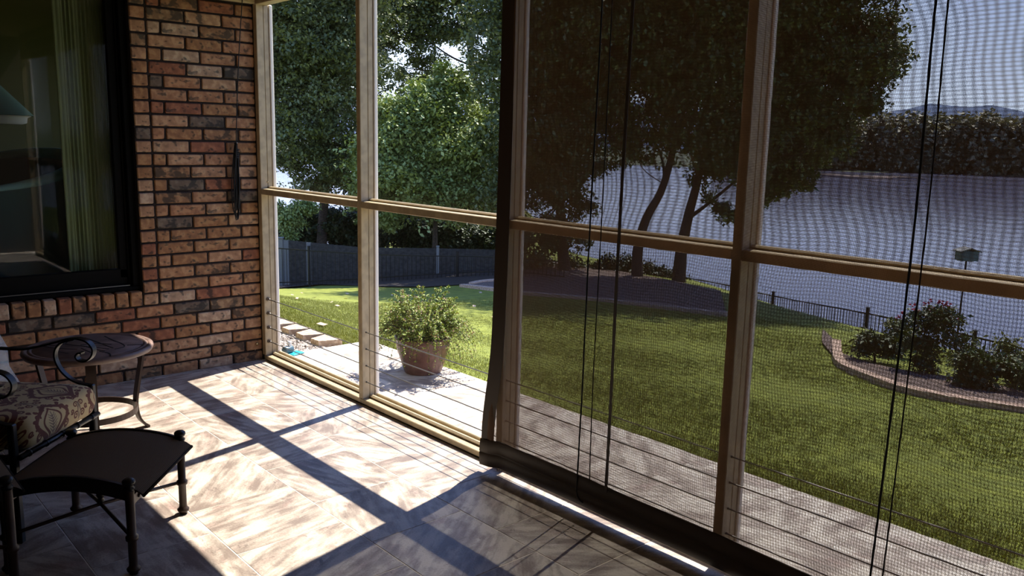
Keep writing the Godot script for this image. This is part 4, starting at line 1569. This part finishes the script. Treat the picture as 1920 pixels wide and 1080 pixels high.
func hook_parts(k: Node3D):
	# the plate faces -x; the ring hangs from its eye
	var st = mb(true)
	lathe(st, [Vector2(0, 0), Vector2(0.010, 0), Vector2(0.009, 0.004), Vector2(0, 0.005)], 12, Vector3.ZERO, Basis(Vector3.BACK, PI / 2))
	obj("plate", st, M.brass, k)
	st = mb(true)
	tube(st, range(15).map(func(i): return Vector3(-0.013, 0, 0) + Vector3(cos(TAU * i / 14.0), sin(TAU * i / 14.0), 0) * 0.010), 0.0022, 6, false)
	obj("eye", st, M.brass, k)
	st = mb(true)
	tube(st, range(17).map(func(i): return Vector3(-0.018, -0.024, 0.002) + Vector3(0, sin(TAU * i / 16.0) * 0.017, cos(TAU * i / 16.0) * 0.011)), 0.0022, 6, false)
	obj("snap_ring", st, M.steel, k)
	st = mb(true)
	tube(st, [Vector3(-0.018, -0.038, 0.002), Vector3(-0.018, -0.046, 0.012)], 0.003, 6)
	obj("lever", st, M.steel, k)

# ------------------------------------------------------------------ furniture
func build_table():
	var t = base("side_table", Vector3(-1.303, 0, 0.910))
	tag(t, "round brown resin side table with dark inlaid lines beside the brick wall", "side table")
	var st = mb(true)
	var h = 0.465
	lathe(st, [Vector2(0, h - 0.030), Vector2(0.262, h - 0.032), Vector2(0.280, h - 0.028), Vector2(0.2865, h - 0.014), Vector2(0.285, h - 0.005), Vector2(0.276, h), Vector2(0.264, h), Vector2(0.261, h - 0.0035), Vector2(0.257, h - 0.0035), Vector2(0.254, h), Vector2(0.244, h), Vector2(0.242, h - 0.002), Vector2(0.238, h - 0.002), Vector2(0.236, h), Vector2(0.0, h)], 56)
	obj("top", st, M.resin, t)
	# dark lines inlaid in the top, in image-like branching strokes
	st = mb()
	var lines = [[[-0.20, 0.06], [-0.10, 0.015], [0.02, -0.02], [0.12, -0.05]], [[-0.10, 0.16], [0.00, 0.08], [0.07, 0.02], [0.13, -0.03]], [[-0.02, 0.20], [0.06, 0.12], [0.13, 0.06], [0.17, 0.0], [0.15, -0.05]],
		[[-0.22, -0.02], [-0.12, -0.06], [-0.02, -0.07]], [[0.0, -0.02], [0.06, -0.06], [0.12, -0.09]], [[0.10, -0.10], [0.16, -0.13], [0.19, -0.18]], [[-0.16, 0.10], [-0.13, 0.04], [-0.15, -0.01], [-0.20, 0.0]], [[-0.05, 0.02], [0.02, 0.05], [0.09, 0.04]], [[-0.08, -0.12], [-0.02, -0.15]], [[0.17, 0.03], [0.235, 0.05]], [[-0.01, -0.05], [0.07, -0.12]]]
	for l in lines:
		# written in a frame that faces the chair side, then turned
		st = mb()
		bar(st, spline(l.map(func(q): return Vector3(q[0], h + 0.0006, -q[1]).rotated(Vector3.UP, -0.73)), 5), Vector3(0.4, 0, 0.9), 0.006, 0.0016)
		obj("inlay", st, M.inlay, t)
	var a0 = atan2(-0.020, 0.245)
	for a in [a0, a0 + 1.90, a0 - 2.35]:
		var d = Vector3(cos(a), 0, sin(a))
		st = mb()
		bar(st, spline([d * 0.245 + Vector3.UP * (h - 0.032), d * 0.247 + Vector3.UP * 0.38, d * 0.222 + Vector3.UP * 0.25, d * 0.205 + Vector3.UP * 0.14, d * 0.216 + Vector3.UP * 0.06, d * 0.25 + Vector3.UP * 0.012, d * 0.262 + Vector3.UP * 0.006], 6), d.cross(Vector3.UP), 0.044, 0.011)
		obj("leg", st, M.bronze, t)
	st = mb()
	bar(st, range(49).map(func(i): return Vector3(cos(TAU * i / 48.0) * 0.196, 0.137, sin(TAU * i / 48.0) * 0.196)), Vector3.UP, 0.027, 0.009)
	obj("ring", st, M.bronze, t)

func finial(st, p: Vector3, r: float):
	lathe(st, [Vector2(r * 0.6, -0.030), Vector2(r * 1.06, -0.026), Vector2(r * 1.15, -0.018), Vector2(r * 0.75, -0.011), Vector2(r * 1.1, -0.006), Vector2(r * 1.3, 0.001), Vector2(r * 1.25, 0.008), Vector2(r * 0.9, 0.0135), Vector2(0, 0.0155)], 20, p)

func stool(label: String, where: Vector3, turn: float, hu: float, hv: float, h: float):
	var s = base("woven_stool", where, turn)
	tag(s, label, "footstool")
	var top = func(z): return h + 0.034 * (1.0 - pow(z / hv, 2.0)) if absf(z) <= hv else h - 0.9 * (absf(z) - hv) * (absf(z) - hv) * 6.0 - 0.32 * (absf(z) - hv)
	# the sling
	var st = mb(true)
	var n = 26
	var reach = hv + 0.045
	var w = hu - 0.004
	for i in n:
		for k in 2:
			var z0 = lerpf(-reach, reach, float(i) / n)
			var z1 = lerpf(-reach, reach, float(i + 1) / n)
			var t = -0.007 if k else 0.0
			var q = [Vector3(-w, top.call(z0) + t, z0), Vector3(-w, top.call(z1) + t, z1), Vector3(w, top.call(z1) + t, z1), Vector3(w, top.call(z0) + t, z0)]
			var uv = q.map(func(v): return Vector2(v.x, v.z) / 0.032)
			if k == 0:
				tri_uv(st, q[0], q[1], q[2], uv[0], uv[1], uv[2]); tri_uv(st, q[0], q[2], q[3], uv[0], uv[2], uv[3])
			else:
				tri_uv(st, q[0], q[2], q[1], uv[0], uv[2], uv[1]); tri_uv(st, q[0], q[3], q[2], uv[0], uv[3], uv[2])
	obj("woven_seat", st, M.weave, s)
	for e in [-1, 1]:
		st = mb(true)
		tube(st, [Vector3(-w, top.call(e * reach) - 0.004, e * reach), Vector3(w, top.call(e * reach) - 0.004, e * reach)], 0.006, 8)
		obj("roll", st, M.weave, s)
	for e in [-1, 1]:
		st = mb()
		bar(st, range(17).map(func(i): return Vector3(e * hu, top.call(lerpf(-hv, hv, i / 16.0)) - 0.021, lerpf(-hv, hv, i / 16.0))), Vector3.UP, 0.052, 0.012)
		obj("side_rail", st, M.iron, s)
		st = mb()
		bx(st, Vector3(0, h - 0.052, e * hv), Vector3(hu * 2.0, 0.036, 0.010), 0.002)
		var r = obj("end_rail", st, M.bronze, s)
		for k in 5:
			st = mb(true)
			lathe(st, [Vector2(0.008, 0), Vector2(0.0075, 0.003), Vector2(0.004, 0.0055), Vector2(0, 0.006)], 10, Vector3(lerpf(-hu + 0.06, hu - 0.06, k / 4.0), h - 0.052, e * (hv + 0.005)), Basis(Vector3.RIGHT, e * PI / 2))
			obj("rivet", st, M.iron, r)
	var ky = 0.128 * h / 0.30
	for q in [[-1, -1], [1, -1], [1, 1], [-1, 1]]:
		st = mb(true)
		var p = Vector3(q[0] * hu, 0, q[1] * hv)
		lathe(st, [Vector2(0, 0), Vector2(0.014, 0.0), Vector2(0.015, 0.008), Vector2(0.021, 0.012), Vector2(0.023, 0.02), Vector2(0.016, 0.027), Vector2(0.0145, 0.035), Vector2(0.0145, ky - 0.012), Vector2(0.020, ky - 0.009), Vector2(0.021, ky + 0.004), Vector2(0.0145, ky + 0.010), Vector2(0.0155, h - 0.01)], 18, p)
		var leg = obj("leg", st, M.bronze, s)
		st = mb(true)
		finial(st, p + Vector3.UP * (h + 0.018), 0.0165)
		obj("finial", st, M.iron, leg)
	for e in [-1, 1]:
		st = mb(true)
		tube(st, [Vector3(-hu, ky, -hv * e), Vector3(0, ky + 0.012, 0), Vector3(hu, ky, hv * e)], 0.0068, 8)
		obj("stretcher", st, M.bronze, s)
	st = mb(true)
	finial(st, Vector3(0, ky + 0.045, 0), 0.011)
	obj("finial", st, M.iron, s)

func build_stools():
	stool("low iron stool with an arched woven seat and ball finials in front of the chair", Vector3(-1.591, 0, 2.049), -2.271, 0.234, 0.208, 0.309)
	stool("second woven stool, only its corner in view at the left edge beside the chair", Vector3(-2.115, 0, 2.052), -2.271 + 0.7, 0.20, 0.20, 0.366)

func build_chair():
	var c = base("scroll_chair", Vector3(-1.676, 0, 1.674), -0.7996)
	tag(c, "black iron armchair with scrolled arms, beside the round side table", "armchair")
	var up = func(a, b): return Vector3(a, b, 0)
	for sd in [-1, 1]:
		var o = Vector3(0, 0.54, sd * 0.25)
		var m = func(l): return spline(l.map(func(q): return o + Vector3(q[0], q[1], 0)), 6)
		var st = mb()
		bar(st, m.call([[-0.50, 0.04], [-0.43, 0.05], [-0.257, 0.047], [-0.17, 0.062], [-0.082, 0.087], [-0.038, 0.100], [0.006, 0.103], [0.044, 0.092], [0.067, 0.065], [0.064, 0.037], [0.044, 0.015], [0.020, 0.008], [0.000, 0.015], [-0.006, 0.030], [0.006, 0.043], [0.020, 0.042]]), Vector3.BACK, 0.028, 0.007)
		obj("arm", st, M.iron, c)
		st = mb()
		bar(st, m.call([[-0.010, 0.100], [-0.067, 0.082], [-0.094, 0.05], [-0.097, 0.01], [-0.076, -0.035], [-0.038, -0.070], [0.006, -0.088], [0.04, -0.095]]), Vector3.BACK, 0.022, 0.008)
		obj("scroll", st, M.iron, c)
		st = mb()
		bx(st, Vector3(0.046, 0.225, sd * 0.25), Vector3(0.026, 0.45, 0.026), 0.004)
		obj("leg", st, M.iron, c)
		st = mb()
		bx(st, Vector3(-0.47, 0.29, sd * 0.25), Vector3(0.028, 0.58, 0.028), 0.004)
		obj("leg", st, M.iron, c)
		st = mb()
		bx(st, Vector3(-0.21, 0.315, sd * 0.25), Vector3(0.53, 0.035, 0.016), 0.003)
		obj("side_rail", st, M.iron, c)
	var st = mb(true)
	tube(st, [Vector3(0.068, 0.325, -0.25), Vector3(0.068, 0.325, 0.25)], 0.011, 10)
	var fr = obj("front_rail", st, M.iron, c)
	for k in 5:
		var z = lerpf(-0.2, 0.2, k / 4.0)
		st = mb(true)
		tube(st, [Vector3(0.068, 0.325, z - 0.004), Vector3(0.068, 0.325, z + 0.004)], 0.0135, 10)
		obj("clip", st, M.iron, fr)
	for k in 7:
		st = mb()
		bx(st, Vector3(-0.40 + k * 0.07, 0.325, 0), Vector3(0.03, 0.006, 0.49), 0.001)
		obj("slat", st, M.iron, c)
	# back, out of the frame for the most part
	for k in 6:
		st = mb()
		bar(st, spline([Vector3(-0.47, 0.36, -0.2 + k * 0.08), Vector3(-0.53, 0.65, -0.2 + k * 0.08), Vector3(-0.60, 0.95, -0.2 + k * 0.08)], 5), Vector3.BACK, 0.02, 0.006)
		obj("back_slat", st, M.iron, c)
	st = mb(true)
	tube(st, [Vector3(-0.48, 0.36, -0.26), Vector3(-0.48, 0.36, 0.26)], 0.011, 8)
	obj("back_rail", st, M.iron, c)
	st = mb(true)
	tube(st, spline([Vector3(-0.47, 0.58, -0.25), Vector3(-0.58, 0.9, -0.25), Vector3(-0.61, 0.97, -0.18), Vector3(-0.615, 1.0, 0), Vector3(-0.61, 0.97, 0.18), Vector3(-0.58, 0.9, 0.25), Vector3(-0.47, 0.58, 0.25)], 6), 0.011, 8)
	obj("back_frame", st, M.iron, c)
	# loose seat cushion
	var k = base("seat_cushion", Vector3(-1.676, 0, 1.674), -0.7996)
	tag(k, "thick cream and rust damask seat cushion on the iron armchair", "cushion")
	st = mb(true)
	var mid = Vector3(-0.175, 0.398, 0)
	var half = Vector3(0.268, 0.068, 0.236)
	var g = 14
	for ax in 3:
		for s in [-1, 1]:
			for i in g:
				for j in g:
					var v = []
					for e in [[0, 0], [1, 0], [1, 1], [0, 1]]:
						var d = Vector3.ZERO
						d[ax] = s
						d[(ax + 1) % 3] = (lerpf(-1, 1, float(i + e[0]) / g)) * s
						d[(ax + 2) % 3] = lerpf(-1, 1, float(j + e[1]) / g)
						# rounded block: pull the cube towards a superellipsoid, swell the broad faces
						var l = pow(pow(absf(d.x), 10.0) + pow(absf(d.y), 6.0) + pow(absf(d.z), 10.0), 1.0 / 8.0)
						var q = Vector3(d.x / pow(l, 0.7), d.y / pow(l, 1.25), d.z / pow(l, 0.7))
						q.x = signf(d.x) * minf(absf(q.x), 1.0); q.z = signf(d.z) * minf(absf(q.z), 1.0)
						var bulge = 1.0 + 0.10 * (1.0 - q.x * q.x) * (1.0 - q.z * q.z)
						var edge = 1.0 - 0.07 * q.y * q.y
						v.append(mid + Vector3(q.x * half.x * edge, q.y * half.y * bulge, q.z * half.z * edge))
					var uv = v.map(func(p): return Vector2(p.z, p.x - (p.y - mid.y) * 1.1) / 0.33)
					tri_uv(st, v[0], v[1], v[2], uv[0], uv[1], uv[2])
					tri_uv(st, v[0], v[2], v[3], uv[0], uv[2], uv[3])
	obj("cover", st, M.damask, k)

func build_small_things():
	# coil of black cord hung on the brick wall
	var c = base("cord_coil", Vector3(-0.152, 0, 0.024))
	tag(c, "bundle of looped black cord hanging on the brick wall beside the corner post", "cord")
	var r = RandomNumberGenerator.new()
	r.seed = 8
	for k in 9:
		var st = mb(true)
		var w = r.randf_range(0.010, 0.026)
		var low = r.randf_range(0.945, 1.06) if k else 0.945
		var ox = r.randf_range(-0.012, 0.010)
		var oz = r.randf_range(0.0, 0.022)
		var pts = []
		for i in 29:
			var a = TAU * i / 28.0
			var f = (1.0 - cos(a)) / 2.0
			pts.append(Vector3(ox * sin(f * PI) + w * sin(a) * (0.35 + 0.65 * f) - 0.010 * f, lerpf(1.43, low, f), oz + 0.004 * sin(a * 3.0 + k)))
		tube(st, pts, 0.0030, 6, false)
		obj("loop", st, M.black_cord, c)
	var st
	for k in 5:
		st = mb(true)
		tube(st, range(13).map(func(i): return Vector3(0.001 + cos(TAU * i / 12.0) * 0.015, 1.385 - k * 0.012 + 0.003 * sin(TAU * i / 12.0), 0.011 + sin(TAU * i / 12.0) * 0.014)), 0.0032, 6, false)
		obj("wrap", st, M.black_cord, c)
	st = mb(true)
	tube(st, spline([Vector3(0.0, 1.40, 0.012), Vector3(0.004, 1.46, 0.008), Vector3(0.022, 1.75, 0.008), Vector3(0.045, 2.05, 0.012), Vector3(0.068, 2.33, 0.024), Vector3(0.074, 2.5, 0.03)], 6), 0.0030, 6)
	obj("hanging_cord", st, M.black_cord, c)
	st = mb(true)
	tube(st, [Vector3(0.0, 1.425, -0.022), Vector3(0.0, 1.43, 0.03)], 0.003, 6)
	obj("nail", st, M.steel, c)
	# screw head on the corner post
	var s = base("wood_screw", Vector3(0.047, 1.185, 0.046))
	tag(s, "small round screw head on the corner post above the middle rail", "screw")
	st = mb(true)
	lathe(st, [Vector2(0.006, 0), Vector2(0.0055, 0.003), Vector2(0.003, 0.0045), Vector2(0, 0.005)], 12, Vector3.ZERO, Basis(Vector3.RIGHT, PI / 2))
	obj("head", st, M.brass, s)
	# clear plastic bag at the edge of the frame
	var b = base("plastic_bag", Vector3(-1.66, 0, 0.20))
	tag(b, "crumpled clear plastic bag standing against the wall at the left edge", "bag")
	st = mb()
	var cols = 11
	var rings = []
	for j in 7:
		var ring = []
		for i in cols:
			var a = TAU * i / cols
			var rr = [0.15, 0.165, 0.17, 0.16, 0.15, 0.13, 0.10][j] * r.randf_range(0.82, 1.12)
			ring.append(Vector3(cos(a) * rr, [0.003, 0.06, 0.15, 0.25, 0.34, 0.42, 0.47][j] + (r.randf_range(-0.02, 0.02) if j else 0.0), -sin(a) * rr * 0.8))
		rings.append(ring)
	for j in 6:
		for i in cols:
			quad(st, rings[j][i], rings[j][(i + 1) % cols], rings[j + 1][(i + 1) % cols], rings[j + 1][i])
	obj("film", st, M.plastic, b)
